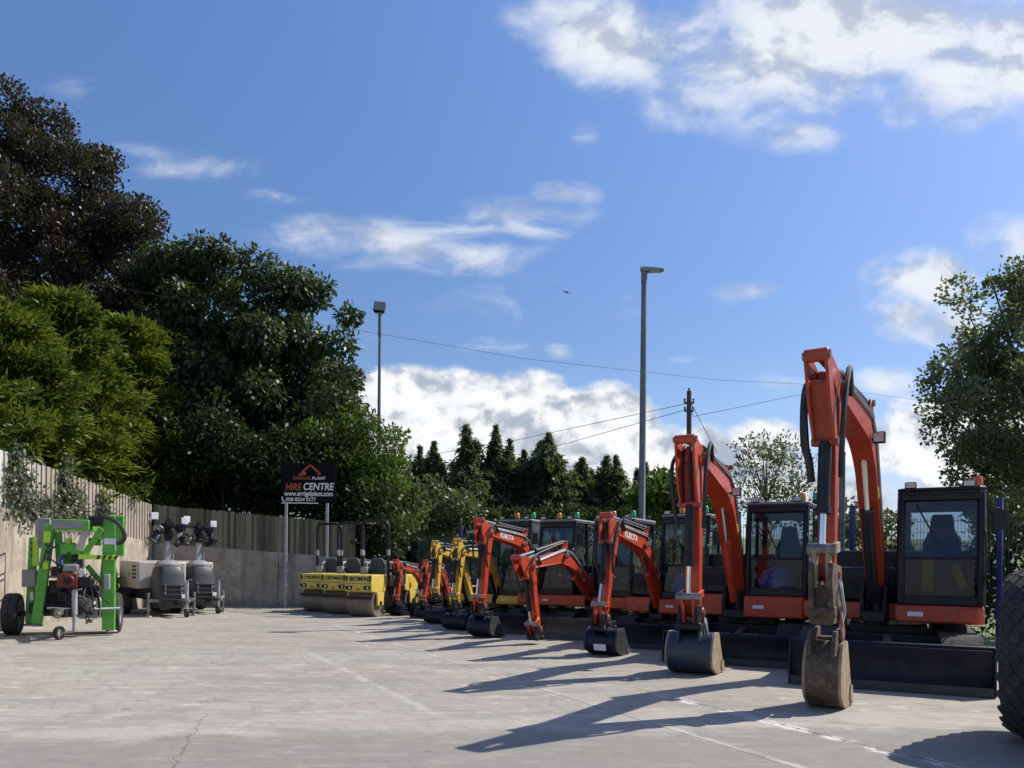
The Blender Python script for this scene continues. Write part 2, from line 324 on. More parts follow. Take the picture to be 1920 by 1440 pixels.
# ------------------------------------------------------------------ ground
JR = radians(27)                                   # slabs and machines stand turned by this much
def make_yard_mat():
    m, nt = newmat('worn_yard_concrete'); p = geopos(nt)
    q = mapping(nt, p, rot=(0,0,-JR))               # x across the slabs, y along the joints
    sp = nd(nt, 'ShaderNodeSeparateXYZ', {0: q}); X, Y = sp.outputs[0], sp.outputs[1]
    big = noise(nt, p, .33, 5, .6); mid = noise(nt, p, 1.7, 6, .62); fine = noise(nt, p, 55, 4, .7)
    brush = noise(nt, mapping(nt, q, (2.6,.9,1)), 2.4, 9, .74)
    broom = noise(nt, mapping(nt, p, (1.5,5.5,1)), 1.7, 10, .78)
    col = mix(nt, ramp(nt, big, .42, .58), (.345,.305,.258), (.378,.350,.300))
    col = mix(nt, mth(nt, 'MULTIPLY', ramp(nt, mid, .45, .70), .75), col, (.30,.275,.245))
    col = mix(nt, mth(nt, 'MULTIPLY', ramp(nt, broom, .52, .68), .65), col, (.62,.575,.51))
    col = mix(nt, mth(nt, 'MULTIPLY', ramp(nt, brush, .50, .64), .7), col, (.25,.215,.18))
    # greyer damp strip in the foreground slab
    wp = nd(nt, 'ShaderNodeSeparateXYZ', {0: p})
    edge = mth(nt, 'ADD', mth(nt, 'ADD', wp.outputs[1], mth(nt, 'MULTIPLY', wp.outputs[0], -.10)), mth(nt, 'MULTIPLY', mth(nt, 'SUBTRACT', mid, .5), 1.5))
    damp = mth(nt, 'MULTIPLY', ramp(nt, edge, 6.75, 6.35), ramp(nt, broom, .75, .35, .45, 1.0))
    col = mix(nt, mth(nt, 'MULTIPLY', damp, .85), col, (.205,.202,.183))
    pale = mth(nt, 'MULTIPLY', mth(nt, 'MULTIPLY', ramp(nt, edge, 6.5, 6.8), ramp(nt, edge, 7.9, 7.0)), ramp(nt, brush, .35, .6))
    col = mix(nt, mth(nt, 'MULTIPLY', pale, .45), col, (.50,.47,.43))
    col = mix(nt, mth(nt, 'MULTIPLY', ramp(nt, fine, .40, .66), .45), col, (.19,.178,.16))
    speck = noise(nt, p, 210, 3, .8)
    col = mix(nt, mth(nt, 'MULTIPLY', ramp(nt, speck, .55, .70), .45), col, (.50,.47,.42))
    spots = nd(nt, 'ShaderNodeTexVoronoi', {'Vector': p, 'Scale': 1.9, 'Randomness': 1.0}).outputs['Distance']
    sm = mth(nt, 'MULTIPLY', ramp(nt, mth(nt, 'ADD', spots, mth(nt, 'MULTIPLY', mid, .25)), .26, .17), .8)
    col = mix(nt, mth(nt, 'MULTIPLY', sm, ramp(nt, big, .44, .54)), col, (.16,.145,.13))
    sc = noise(nt, mapping(nt, p, (.35,1.6,1), rot=(0,0,.5)), 1.4, 6, .6, 1.2)
    col = mix(nt, mth(nt, 'MULTIPLY', ramp(nt, mth(nt, 'ABSOLUTE', mth(nt, 'SUBTRACT', sc, .5)), .035, .0), .30), col, (.17,.16,.145))
    grp = noise(nt, mapping(nt, p, (.8,2.6,1)), .55, 7, .68)
    col = mix(nt, mth(nt, 'MULTIPLY', ramp(nt, grp, .50, .60), .62), col, (.235,.225,.20))
    wht = noise(nt, mapping(nt, p, (1.2,4.2,1)), 1.2, 10, .78)
    col = mix(nt, mth(nt, 'MULTIPLY', mth(nt, 'MULTIPLY', ramp(nt, wht, .54, .68), ramp(nt, edge, 6.2, 7.4, .25, 1.0)), .72), col, (.66,.62,.56))
    # joints and cracks
    wob = mth(nt, 'MULTIPLY', mth(nt, 'SUBTRACT', noise(nt, p, 4.0, 7, .7), .5), .20)
    wobs = mth(nt, 'MULTIPLY', mth(nt, 'SUBTRACT', noise(nt, p, 12.0, 4, .6), .5), .03)
    def line(coord, off, w, wb):
        return ramp(nt, mth(nt, 'ABSOLUTE', mth(nt, 'ADD', mth(nt, 'SUBTRACT', coord, off), wb)), w, w*.35)
    j0 = 4.36                                      # across-slab position of the joint seen in the photo
    for k in (-2,0,1):
        if True:
            l = line(X, j0+k*4.6, .012, wobs)
            if k: l = mth(nt, 'MULTIPLY', l, ramp(nt, noise(nt, p, .8, 3), .42, .55))
            wl = mth(nt, 'MULTIPLY', line(X, j0+k*4.6+.04, .075, wob), ramp(nt, noise(nt, p, 1.3, 4), .45, .62))
            col = mix(nt, mth(nt, 'MULTIPLY', wl, .5), col, (.56,.54,.50))
            col = mix(nt, mth(nt, 'MULTIPLY', l, .8), col, (.06,.055,.05))
    # crack with pale patched mortar, right of the joint
    cx = 5.42
    patch = mth(nt, 'MULTIPLY', line(X, cx, .11, wob), mth(nt, 'MULTIPLY', ramp(nt, noise(nt, p, 3.1, 6, .7), .44, .54), mth(nt, 'MULTIPLY', ramp(nt, Y, 7.3, 6.6), ramp(nt, Y, 3.0, 3.8))))
    col = mix(nt, mth(nt, 'MULTIPLY', patch, .85), col, (.62,.60,.56))
    col = mix(nt, mth(nt, 'MULTIPLY', mth(nt, 'MULTIPLY', line(X, cx+.02, .016, wob), ramp(nt, Y, 7.6, 7.2)), .8), col, (.05,.045,.04))
    # worn pale edge of a paler strip on the left of the joint
    wl = mth(nt, 'MULTIPLY', line(X, 2.72, .07, mth(nt, 'MULTIPLY', wob, 1.7)), mth(nt, 'MULTIPLY', ramp(nt, Y, 13.5, 12.0), ramp(nt, Y, 6.7, 7.2)))
    col = mix(nt, mth(nt, 'MULTIPLY', mth(nt, 'MULTIPLY', wl, .48), ramp(nt, mth(nt, 'ADD', mth(nt, 'MULTIPLY', mid, .5), mth(nt, 'MULTIPLY', broom, .5)), .40, .56)), col, (.52,.49,.44))
    # thin wandering crack in the foreground
    cr = mth(nt, 'MULTIPLY', line(wp.outputs[0], -2.62, .010, mth(nt, 'MULTIPLY_ADD', wob, 1.6, mth(nt, 'MULTIPLY', mth(nt, 'SUBTRACT', wp.outputs[1], 6.3), .28))), mth(nt, 'MULTIPLY', ramp(nt, wp.outputs[1], 7.4, 7.2), ramp(nt, wp.outputs[1], 4.8, 5.0)))
    col = mix(nt, mth(nt, 'MULTIPLY', cr, .65), col, (.05,.045,.04))
    hgt = mth(nt, 'ADD', mth(nt, 'MULTIPLY', fine, .5), brush)
    b = nd(nt, 'ShaderNodeBump', {'Strength': .22, 'Distance': .012, 'Height': hgt}).outputs[0]
    out(nt, nd(nt, 'ShaderNodeBsdfPrincipled', {'Base Color': col, 'Roughness': .85, 'Normal': b, 'Specular IOR Level': .3}).outputs[0])
    return m
def make_grass_mat():
    m, nt = newmat('grass'); p = geopos(nt)
    col = mix(nt, ramp(nt, noise(nt, p, .12, 5), .4, .6), (.09,.13,.03), (.16,.17,.05))
    col = mix(nt, mth(nt, 'MULTIPLY', ramp(nt, noise(nt, p, 6, 6), .4, .7), .5), col, (.05,.08,.02))
    out(nt, nd(nt, 'ShaderNodeBsdfPrincipled', {'Base Color': col, 'Roughness': .9}).outputs[0]); return m
M['yard'] = make_yard_mat(); M['grass'] = make_grass_mat()
tag(MB().add([(-700,-700,-.03),(700,-700,-.03),(700,900,-.03),(-700,900,-.03)], [(0,1,2,3)]).build('ground', M['grass']), kind='structure')
tag(MB().add([(-11.7,-14,0),(22,-14,0),(22,3,0),(9.2,12.0,0),(-3.0,26.2,0),(-11.7,25.2,0)], [(0,1,2,3,4,5)]).build('yard_ground', M['yard']), kind='structure')
def make_field():
    vs=[]; fs=[]; nx, ny = 40, 30
    for j in range(ny):
        for i in range(nx):
            x = -70+170*i/(nx-1); y = 26+95*j/(ny-1)
            t = min(1, max(0, (y-28)/45)); s = min(1, max(0, (x+8)/25))
            vs.append((x, y, -.02 + 3.4*t*t*(3-2*t)*s + .35*sin(x*.21+y*.13)*t*s + 2.5*max(0,(y-75)/46)))
    for j in range(ny-1):
        for i in range(nx-1): a=j*nx+i; fs.append((a,a+1,a+nx+1,a+nx))
    tag(MB().add(vs,fs).build('grass_field', M['grass'], smooth=180), kind='structure')
make_field()

# ------------------------------------------------------------------ retaining walls and timber fences
def make_wall_mat():
    m, nt = newmat('board_marked_wall_concrete'); p = geopos(nt)
    c = mix(nt, ramp(nt, noise(nt, p, .7, 6, .6), .38, .64), (.36,.31,.25), (.44,.39,.32))
    drip = noise(nt, mapping(nt, p, (2.2,2.2,.22)), 1.6, 7, .65)
    c = mix(nt, mth(nt, 'MULTIPLY', ramp(nt, drip, .46, .66), .85), c, (.19,.165,.14))
    c = mix(nt, mth(nt, 'MULTIPLY', ramp(nt, noise(nt, p, 2.6, 8, .72), .47, .62), .6), c, (.23,.20,.165))
    c = mix(nt, mth(nt, 'MULTIPLY', ramp(nt, noise(nt, mapping(nt, p, (1,1,1), loc=(7,3,1)), 1.3, 8, .72), .52, .66), .55), c, (.55,.49,.41))
    sp = nd(nt, 'ShaderNodeSeparateXYZ', {0: p})
    low = ramp(nt, mth(nt, 'ADD', sp.outputs[2], mth(nt, 'MULTIPLY', noise(nt, p, 2.5, 5), .5)), .55, .18)
    c = mix(nt, mth(nt, 'MULTIPLY', low, .55), c, (.14,.125,.10))
    b = nd(nt, 'ShaderNodeBump', {'Strength': .3, 'Distance': .02, 'Height': noise(nt, p, 12, 8, .7)}).outputs[0]
    out(nt, nd(nt, 'ShaderNodeBsdfPrincipled', {'Base Color': c, 'Roughness': .9, 'Normal': b, 'Specular IOR Level': .25}).outputs[0]); return m
def make_board_mat(name, a, b_, c_, far=None):
    m, nt = newmat(name); g = nd(nt, 'ShaderNodeNewGeometry'); p = g.outputs['Position']
    col = mix(nt, g.outputs['Random Per Island'], a, b_)
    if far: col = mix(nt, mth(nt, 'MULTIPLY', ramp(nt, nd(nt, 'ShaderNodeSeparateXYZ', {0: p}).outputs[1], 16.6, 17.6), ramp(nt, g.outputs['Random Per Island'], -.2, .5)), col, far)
    st = noise(nt, mapping(nt, p, (14,14,.9)), 1.5, 6, .65)
    col = mix(nt, mth(nt, 'MULTIPLY', ramp(nt, st, .4, .7), .6), col, c_)
    b = nd(nt, 'ShaderNodeBump', {'Strength': .3, 'Distance': .01, 'Height': st}).outputs[0]
    out(nt, nd(nt, 'ShaderNodeBsdfPrincipled', {'Base Color': col, 'Roughness': .85, 'Normal': b, 'Specular IOR Level': .2}).outputs[0]); return m
M['wall'] = make_wall_mat()
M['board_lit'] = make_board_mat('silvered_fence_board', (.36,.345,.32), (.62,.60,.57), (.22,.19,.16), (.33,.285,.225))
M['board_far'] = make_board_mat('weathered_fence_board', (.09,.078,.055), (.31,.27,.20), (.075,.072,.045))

def wall_run(A, B, zc, name, label):
    A, B = Vector(A), Vector(B); d = (B-A).normalized(); n = Vector((-d.y, d.x))     # n: away from the yard
    mb = MB(); L = (B-A).length; k = max(2, int(L/2.9))
    for i in range(k):                                         # cast panels with open joints
        t0 = L*i/k+.012; t1 = L*(i+1)/k-.012
        z0 = zc[0]+(zc[1]-zc[0])*t0/L; z1 = zc[0]+(zc[1]-zc[0])*t1/L
        a = A+d*t0; b = A+d*t1; q = n*.28
        vs = [(a.x,a.y,-.1),(b.x,b.y,-.1),(b.x,b.y,z1),(a.x,a.y,z0)]+[(p.x+q.x,p.y+q.y,z) for p, z in ((a,-.1),(b,-.1),(b,z1),(a,z0))]
        mb.add(vs, [(0,1,2,3),(7,6,5,4),(4,5,1,0),(5,6,2,1),(6,7,3,2),(7,4,0,3)])
    a = A+n*.05; b = B+n*.05; q = n*.15                          # core behind the joints
    mb.add([(a.x,a.y,-.1),(b.x,b.y,-.1),(b.x,b.y,zc[1]-.05),(a.x,a.y,zc[0]-.05)]+[(p.x+q.x,p.y+q.y,z) for p, z in ((a,-.1),(b,-.1),(b,zc[1]-.05),(a,zc[0]-.05))],
           [(0,1,2,3),(7,6,5,4),(4,5,1,0),(5,6,2,1),(6,7,3,2),(7,4,0,3)])
    return tag(mb.build(name, M['wall'], bevel=.012, smooth=0), label, 'wall')
def fence_run(A, B, zc, zf, mat, name, label):
    A, B = Vector(A), Vector(B); d = (B-A).normalized(); n = Vector((-d.y, d.x)); L = (B-A).length
    root = thing(name, (A.x, A.y, zc[0]), 0, label, 'fence')
    T = Matrix.Translation((-A.x, -A.y, -zc[0]))
    mb = MB(T); t = 0; i = 0
    R = Matrix((Vector((d.x,d.y,0)), Vector((n.x,n.y,0)), Vector((0,0,1)))).transposed().to_4x4()
    while t < L:
        w = random.uniform(.092,.108); f = t/L
        z0 = zc[0]+(zc[1]-zc[0])*f-.02; z1 = zf[0]+(zf[1]-zf[0])*f+random.uniform(-.02,.02)
        off = .03 if i % 2 else .053
        c = A+d*(t+w/2)+n*off
        mb.box((c.x,c.y,(z0+z1)/2), (w,.02,z1-z0), R @ Matrix.Rotation(random.uniform(-.008,.008),4,'Y'))
        t += w+(random.uniform(.010,.020) if mat is M['board_lit'] else random.uniform(-.012,.004)); i += 1
    mb.build('board_panel', mat, root, smooth=0)
    mb = MB(T)
    for fz in (.2,.8):
        a = A+n*.085; b = B+n*.085
        mb.bar((a.x,a.y,zc[0]+(zf[0]-zc[0])*fz), (b.x,b.y,zc[1]+(zf[1]-zc[1])*fz), .05, .09)
    mb.build('rail', M['board_far'], root, smooth=0)
    return root
WA, WB, WC = (-9.2, 6.5), (-11.4, 24.4), (-3.7, 25.3)
wall_run(WA, WB, (2.98,2.02), 'retaining_wall', 'sunlit pale concrete retaining wall behind the green trailer lift')
wall_run(WB, WC, (2.02,1.50), 'retaining_wall', 'shaded grey concrete retaining wall across the far end of the yard')
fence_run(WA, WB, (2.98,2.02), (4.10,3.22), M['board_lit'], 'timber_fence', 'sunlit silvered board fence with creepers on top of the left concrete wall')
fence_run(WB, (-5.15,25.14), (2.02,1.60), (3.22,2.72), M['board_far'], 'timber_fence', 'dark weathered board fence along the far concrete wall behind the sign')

# ------------------------------------------------------------------ foliage
rng = np.random.default_rng(11)
def leaf_mesh(name, pos, ax, nrm, L, W, mat, parent):
    n = len(pos)
    ax = ax/np.linalg.norm(ax,axis=1,keepdims=True)
    sd = np.cross(ax, nrm); sd /= (np.linalg.norm(sd,axis=1,keepdims=True)+1e-9)
    up = np.cross(sd, ax)
    L = L[:,None]; W = W[:,None]
    V = np.empty((n,4,3), np.float32)
    V[:,0] = pos; V[:,1] = pos+ax*L*.5+sd*W*.5+up*W*.12; V[:,2] = pos+ax*L-up*L*.10; V[:,3] = pos+ax*L*.5-sd*W*.5+up*W*.12
    me = bpy.data.meshes.new(name)
    me.vertices.add(n*4); me.vertices.foreach_set('co', V.reshape(-1))
    me.loops.add(n*4); me.loops.foreach_set('vertex_index', np.arange(n*4, dtype=np.int32))
    me.polygons.add(n); me.polygons.foreach_set('loop_start', np.arange(0,n*4,4, dtype=np.int32))
    me.polygons.foreach_set('loop_total', np.full(n,4,np.int32))
    me.materials.append(mat); me.update(calc_edges=True)
    o = bpy.data.objects.new(name, me); COL.objects.link(o); o.parent = parent
    return o
def sphere_dirs(n):
    d = rng.normal(size=(n,3)); return d/np.linalg.norm(d,axis=1,keepdims=True)
def crown_clumps(ells, k, rr):
    """sub-clumps spread through the ellipsoids, mostly near their surface"""
    out_ = []
    vol = [e[3]*e[4]*e[5] for e in ells]; tot = sum(vol)
    for e, v in zip(ells, vol):
        m = max(3, int(k*v/tot)); d = sphere_dirs(m); r = rng.uniform(.35,1,m)**.6
        for i in range(m):
            s = rng.uniform(rr[0], rr[1])
            out_.append((e[0]+d[i,0]*e[3]*r[i], e[1]+d[i,1]*e[4]*r[i], e[2]+d[i,2]*e[5]*r[i], s))
    return out_
def crown(name, root, clumps, per, L, W, mat, droop=0.0, flat=.75, out_w=.6, up_w=.35, stray=.04, keepz=None):
    P=[]; A=[]; N=[]
    for (x,y,z,s) in clumps:
        n = int(per*s*s); d = sphere_dirs(n); r = rng.uniform(.15,1,n)**.55
        st = rng.random(n) < stray; r = np.where(st, r*1.25, r)
        p = d*r[:,None]*s; p[:,2] *= flat
        a = d*out_w + sphere_dirs(n)*.6; a[:,2] += up_w-droop
        nn = d*.5+sphere_dirs(n)*.7; nn[:,2] += .6
        P.append(p+np.array((x,y,z))); A.append(a); N.append(nn)
    P=np.concatenate(P); A=np.concatenate(A); N=np.concatenate(N)
    if keepz is not None:
        k = P[:,2] > keepz; P, A, N = P[k], A[k], N[k]
    o = np.array(root.location); P = P-o
    n=len(P)
    return leaf_mesh(name, P, A, N, rng.uniform(L*.6,L*1.35,n), rng.uniform(W*.7,W*1.3,n), mat, root)
def trunk(root, h, r, tips, mat=None, lean=(0,0)):
    mb = MB(); o = root.location
    base = [Vector((lean[0]*t*h+.12*sin(t*5)*r*3, lean[1]*t*h+.1*cos(t*4)*r*3, t*h)) for t in (0,.15,.35,.55,.75,1)]
    mb.tube(base, [r*1.35,r,r*.85,r*.65,r*.42,r*.15], 10)
    for (x,y,z,s) in tips:
        q = Vector((x,y,z))-Vector(o); zz = max(.2*h, min(q.z*.65, h*.8)); t = zz/h
        b = Vector((lean[0]*t*h, lean[1]*t*h, zz))
        mid = b.lerp(q,.5)+Vector((0,0,-.08*(q-b).length))
        mb.tube(arc_tube([b, mid, q], 4), [r*.32*(1-i/8*.85) for i in range(9)], 6)
    mb.build('trunk', mat or M['bark'], root, smooth=80)
def E3(px, py, Y, rx, rz, ry=None):
    """ellipsoid seen at photo pixel px,py at distance Y, radii given in photo pixels"""
    c = at(px,py,Y); s = Y/F
    return (c.x, c.y, c.z, rx*s, (ry if ry else (rx+rz)/2)*s, rz*s)

def broadleaf(name, base, ells, k, rr, per, L, W, mat, label, cat='tree', group=None, droop=0., h=None, r=.3, ntips=24, **kw):
    root = thing(name, (base[0],base[1],0), 0, label, cat, group)
    cl = crown_clumps(ells, k, rr)
    H = h or max(c[2] for c in cl)*.85
    trunk(root, H, r, [cl[i] for i in rng.choice(len(cl), min(ntips,len(cl)), replace=False)])
    crown('crown', root, cl, per, L, W, mat, droop, **kw)
    return root
TG = 'trees behind the left fence'
broadleaf('copper_beech', (-22.5,33.5), [E3(-70,560,33,345,400), E3(80,420,33,170,190), E3(150,520,32,135,140), E3(-20,330,33,190,185), E3(175,430,31.5,62,80), E3(215,520,31.5,45,90), E3(238,455,31.5,40,62), E3(245,560,31.5,40,60), E3(60,300,32,110,110)], 230, (.5,1.25), 1050, .15, .10, M['beechleaf'],
          'tall dark purple leaved beech tree at the top left', group=TG, r=.5, flat=.8, stray=.06)
broadleaf('chestnut_tree', (-10.4,32), [E3(475,720,32,210,225), E3(420,590,32,135,112), E3(560,600,31,100,110), E3(620,660,31,80,120), E3(470,820,30,210,150), E3(330,630,31.5,105,145), E3(315,520,31.5,68,66), E3(300,760,31,110,180), E3(560,760,30.5,120,130), E3(420,720,30,150,150)],
          230, (.5,1.1), 720, .25, .125, M['chestnutleaf'], 'large round dark green broadleaf tree left of the floodlight pole', group=TG, droop=.75, r=.45, flat=.8)
broadleaf('maple_tree', (-5.3,28.3), [E3(685,860,28,72,90), E3(650,930,28,85,75), E3(722,885,28,42,65), E3(640,830,28,60,55), E3(705,955,27.5,55,60)],
          105, (.35,.75), 620, .17, .09, M['bushleaf'], 'small fresh green tree at the right end of the far fence', group=TG, r=.14, droop=.1)
# dark evergreen shrubs crowding the far fence
for i, (px,py,Y,rx,rz) in enumerate([(330,860,27.5,85,120),(420,880,27.2,80,100),(520,890,27,80,95),(600,900,27,70,85),(250,830,28.5,80,110),(690,985,26.6,60,62)]):
    e = E3(px,py,Y,rx,rz)
    broadleaf('laurel_shrub', (e[0],e[1]), [e], 26, (.5,.95), 330, .20, .10, M['shrubleaf'],
      ['dark evergreen shrub behind the fence above the lighting towers','dark evergreen shrub behind the fence right of the lighting towers','dark evergreen shrub directly behind the black hire sign',
       'dark evergreen shrub behind the right sign post','dark evergreen shrub behind the fence corner','dark evergreen shrub at the end of the fence behind the rollers'][i], 'shrub', 'dark shrubs behind the far fence', r=.12, ntips=8, droop=.3)

def cypress(base, H, R, n, label, mat2=None, zlo=.4, zcut=None):
    """feathery columnar hedge conifer: sprays on upswept branches"""
    root = thing('cypress_tree', (base[0],base[1],0), 0, label, 'tree', 'yellow green cypresses over the left fence')
    P=[];A=[];N=[]
    nb = n//150
    for i in range(nb):
        t = rng.random()**.8; z = zlo + (H-zlo)*t; a = rng.uniform(0,2*pi)
        R_ = R*(1-.80*max(0,(t-.35)/.65)**1.7)*rng.uniform(.62,1.22)*(1+.15*sin(3*a+t*9))
        m = 150; f = rng.uniform(.3,1,m)**.5
        d = np.array((cos(a),sin(a),.10+.28*t))
        sp = rng.normal(size=(m,3))*np.array((.26,.26,.17))*(1.2-f*.65)[:,None]
        p = d*(R_*f)[:,None]+sp; p[:,2] += z
        ax = d+rng.normal(size=(m,3))*.45; ax[:,2] += rng.uniform(-.35,.35,m)
        nn = rng.normal(size=(m,3))*.6+np.array((cos(a)*.4,sin(a)*.4,.8))
        P.append(p);A.append(ax);N.append(nn)
    m = 500; t = rng.random(m)**.5; p = rng.normal(size=(m,3))*.16*(1.2-t)[:,None]; p[:,2] = H-.9+t*1.1   # leader
    P.append(p); ax = rng.normal(size=(m,3))*.4; ax[:,2]+=1; A.append(ax); N.append(rng.normal(size=(m,3)))
    P=np.concatenate(P);A=np.concatenate(A);N=np.concatenate(N); n=len(P)
    mb = MB(); mb.tube([(0,0,0),(.05,.03,H*.5),(0,0,H*.93)],[.16,.10,.02],8); mb.build('trunk', M['bark'], root)
    leaf_mesh('crown', P,A,N, rng.uniform(.16,.38,n), rng.uniform(.045,.10,n), mat2 or M['cypressleaf'], root)
cypress((-13.3,17.0), 7.3, 2.3, 26000, 'yellow green cypress at the left picture edge above the fence')
cypress((-13.9,20.5), 8.0, 2.5, 36000, 'bright yellow green cypress with a pointed top above the lift')
cypress((-13.9,23.6), 9.3, 2.3, 36000, 'bright yellow green cypress between the pointed one and the shaded one')
cypress((-13.5,27.0), 9.6, 2.15, 34000, 'broad yellow green cypress nearest the fence corner', None)
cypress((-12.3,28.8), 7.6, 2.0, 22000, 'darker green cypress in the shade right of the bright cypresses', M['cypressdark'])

def creeper(pts, n, label):
    """ivy hanging on the left fence and wall"""
    A, B = Vector(WA), Vector(WB); d=(B-A).normalized(); nn=Vector((d.y,-d.x)); L=(B-A).length
    P=[]; first=None
    for (Y,z,sy,sz,w) in pts:
        m=int(n*w); y=rng.normal(Y,sy,m); z_=rng.normal(z,sz,m); t=(y-A.y)/d.y
        x=A.x+d.x*t; o=rng.uniform(.01,.14,m)
        P.append(np.stack([x+nn.x*o, y+nn.y*o, z_],1))
    P=np.concatenate(P); root=thing('climbing_plant', tuple(P.mean(0)), 0, label, 'creeper', 'creepers on the left fence')
    P=P-np.array(root.location); m=len(P)
    ax=rng.normal(size=(m,3))*.5; ax[:,2]-=.6; nr=np.tile(np.array((1,0,.3)),(m,1))+rng.normal(size=(m,3))*.4
    leaf_mesh('foliage',P,ax,nr,rng.uniform(.06,.12,m),rng.uniform(.045,.09,m),M['ivy'],root)
    mb=MB()
    for k in range(5):
        q=[Vector(P[rng.integers(m)]) for _ in range(3)]; mb.tube(arc_tube(sorted(q,key=lambda v:v.z),4),.012,5)
    mb.build('stem',M['bark'],root)
creeper([(16.1,2.95,.28,.32,.45),(16.9,2.6,.5,.18,.4),(16.0,3.5,.10,.2,.15)], 1500, 'grey green ivy hanging over the fence at the left edge')
creeper([(18.6,2.85,.35,.25,.5),(18.2,3.3,.15,.3,.3),(18.9,2.4,.5,.1,.3)], 1500, 'grey green ivy spilling onto the wall above the lift')
creeper([(20.7,2.45,.35,.22,.6),(20.4,2.75,.2,.2,.3)], 900, 'small browned ivy patch on the fence near the corner')

def conifer(px, py, Y, wpx, label, n=15000):
    top = at(px,py,Y); H = top.z; R = wpx*1.75*Y/F/2
    root = thing('conifer_tree', (top.x,Y,0), rng.uniform(0,6), label, 'tree', 'conifers on the skyline')
    P=[];A=[];N=[]
    nb = n//40; pw=rng.uniform(.72,1.15); fr=rng.uniform(1.2,2.6); ph=rng.uniform(0,6); R*=rng.uniform(.85,1.3); lx,ly=rng.uniform(-.045,.045,2); bald=rng.uniform(0,.45)
    for i in range(nb):
        t = (i+.5)/nb; z = .6+(H-.6)*t; a = i*2.399+rng.uniform(-.5,.5)
        R_ = (R*(1-t)**pw*(.75+.25*min(1,t*3))*(1+.28*sin(z*fr+ph+a)) + .03)*rng.uniform(.35,1.45)
        if rng.random()<bald*.6: continue
        m=40; f = rng.random(m)**.7
        d=np.array((cos(a),sin(a),.0)); p=d*(R_*f)[:,None]+rng.normal(size=(m,3))*np.array((.17,.17,.15))*(1-.72*t)
        p[:,2] += z - .30*R_*f**2 + .08*R_*f**3; p[:,0]+=lx*z*t; p[:,1]+=ly*z*t
        ax=d*.6+rng.normal(size=(m,3))*.5; ax[:,2]-=.45
        P.append(p);A.append(ax);N.append(rng.normal(size=(m,3))*.5+np.array((0,0,.7)))
    P=np.concatenate(P);A=np.concatenate(A);N=np.concatenate(N);m=len(P)
    MB().tube([(0,0,0),(lx*H*.25,ly*H*.25,H*.5),(lx*H,ly*H,H)],[.17,.10,.015],7).build('trunk', M['bark'], root)
    leaf_mesh('crown',P,A,N,rng.uniform(.22,.48,m)*np.clip((H-P[:,2])/1.5,.38,1),rng.uniform(.08,.15,m)*np.clip((H-P[:,2])/1.5,.5,1),M['firleaf'],root)
CON = [(765,868,46,70,'first small'),(783,836,47,60,'second'),(803,826,46,66,'third'),(826,850,45,60,'fourth'),(890,796,45,96,'tallest broad'),(919,799,46,60,'slim pointed'),(947,822,46,70,'thin topped'),
       (984,842,47,60,'short'),(1003,826,46,88,'wide shouldered'),(1040,812,45,104,'wide bent topped'),(1098,858,46,80,'low rounded'),(1133,856,47,60,'ragged'),(1166,855,46,76,'open branched'),(1192,880,47,50,'smallest'),(1219,866,45,66,'pointed')]
CON2 = [(770,880,53,90,'behind the first small conifer'),(850,868,53,90,'behind the gap left of the tallest conifer'),(968,858,54,90,'behind the short conifer'),(1075,866,53,100,'behind the gap right of the bent topped conifer'),(1118,880,54,80,'behind the ragged conifer'),(1150,876,53,90,'behind the open branched conifer'),(1240,892,53,90,'at the right end of the row')]
WHERE = ['next to the green maple','just right of the first small one','third from the left on the skyline','at the right of the left conifer cluster','at the middle of the left cluster of conifers','beside the tallest broad one','between two broad conifers',
         'behind the wide shouldered one','in the middle of the conifer row','with a bent leader, right of the middle','right of the bent topped conifer','left of the grey lamp post','just left of the lamp post','directly behind the lamp post','just right of the lamp post']
for (px,py,Y,w,ad), wh in zip(CON, WHERE):
    conifer(px,py,Y,w, f'{ad} dark conifer {wh}')
for px,py,Y,w,wh in CON2: conifer(px,py,Y,w,'hazy lower conifer '+wh,9000)
for i,(px,py,Y,rx,rz,mt,lb) in enumerate([(800,965,36,62,60,'paleleaf','grey green bush in front of the left conifers'),(880,988,35,60,48,'paleleaf','grey green bush behind the first canopy excavators'),
        (745,955,33,42,62,'paleleaf','pale bush right of the maple behind the rollers'),(960,1000,36,60,40,'shrubleaf','low dark bush below the thin topped conifer'),(1060,1000,36,75,40,'shrubleaf','low dark bush behind the middle cab roofs'),
        (1150,1000,36,60,38,'shrubleaf','low dark bush left of the lamp post foot'),(1245,935,31,55,45,'bushleaf','bright green bush right of the lamp post'),(1310,950,31,45,40,'bushleaf','bright green bush behind the second excavator boom')]):
    e=E3(px,py,Y,rx,rz)
    broadleaf('bush',(e[0],e[1]),[e],26,(.45,.85),260,.22,.12,M[mt],lb,'bush','bushes behind the mesh fence',r=.08,ntips=8)
broadleaf('willow_tree',(9.9,30),[E3(1440,890,30,66,70),E3(1425,845,30,42,42),E3(1480,880,30,38,56),E3(1395,880,30,32,46),E3(1440,950,30,85,45)],60,(.25,.6),300,.17,.07,M['paleleaf'],'thin grey green young tree behind the second cab',r=.09,stray=.15)
broadleaf('whitebeam_tree',(11.6,17.0),[E3(1885,760,17,130,150),E3(1870,610,17,100,105),E3(1905,530,17,50,45),E3(1830,730,17,85,60),E3(1860,890,17,110,70),E3(1960,800,17,150,240), E3(1905,900,17.5,75,100), E3(1925,720,17.5,80,160),E3(1775,700,17,42,28)],
          230,(.16,.44),1650,.095,.075,M['whitebeam'],'tall silvery leaved tree at the right edge behind the nearest cab',r=.16,ntips=60,stray=.2,flat=.9)
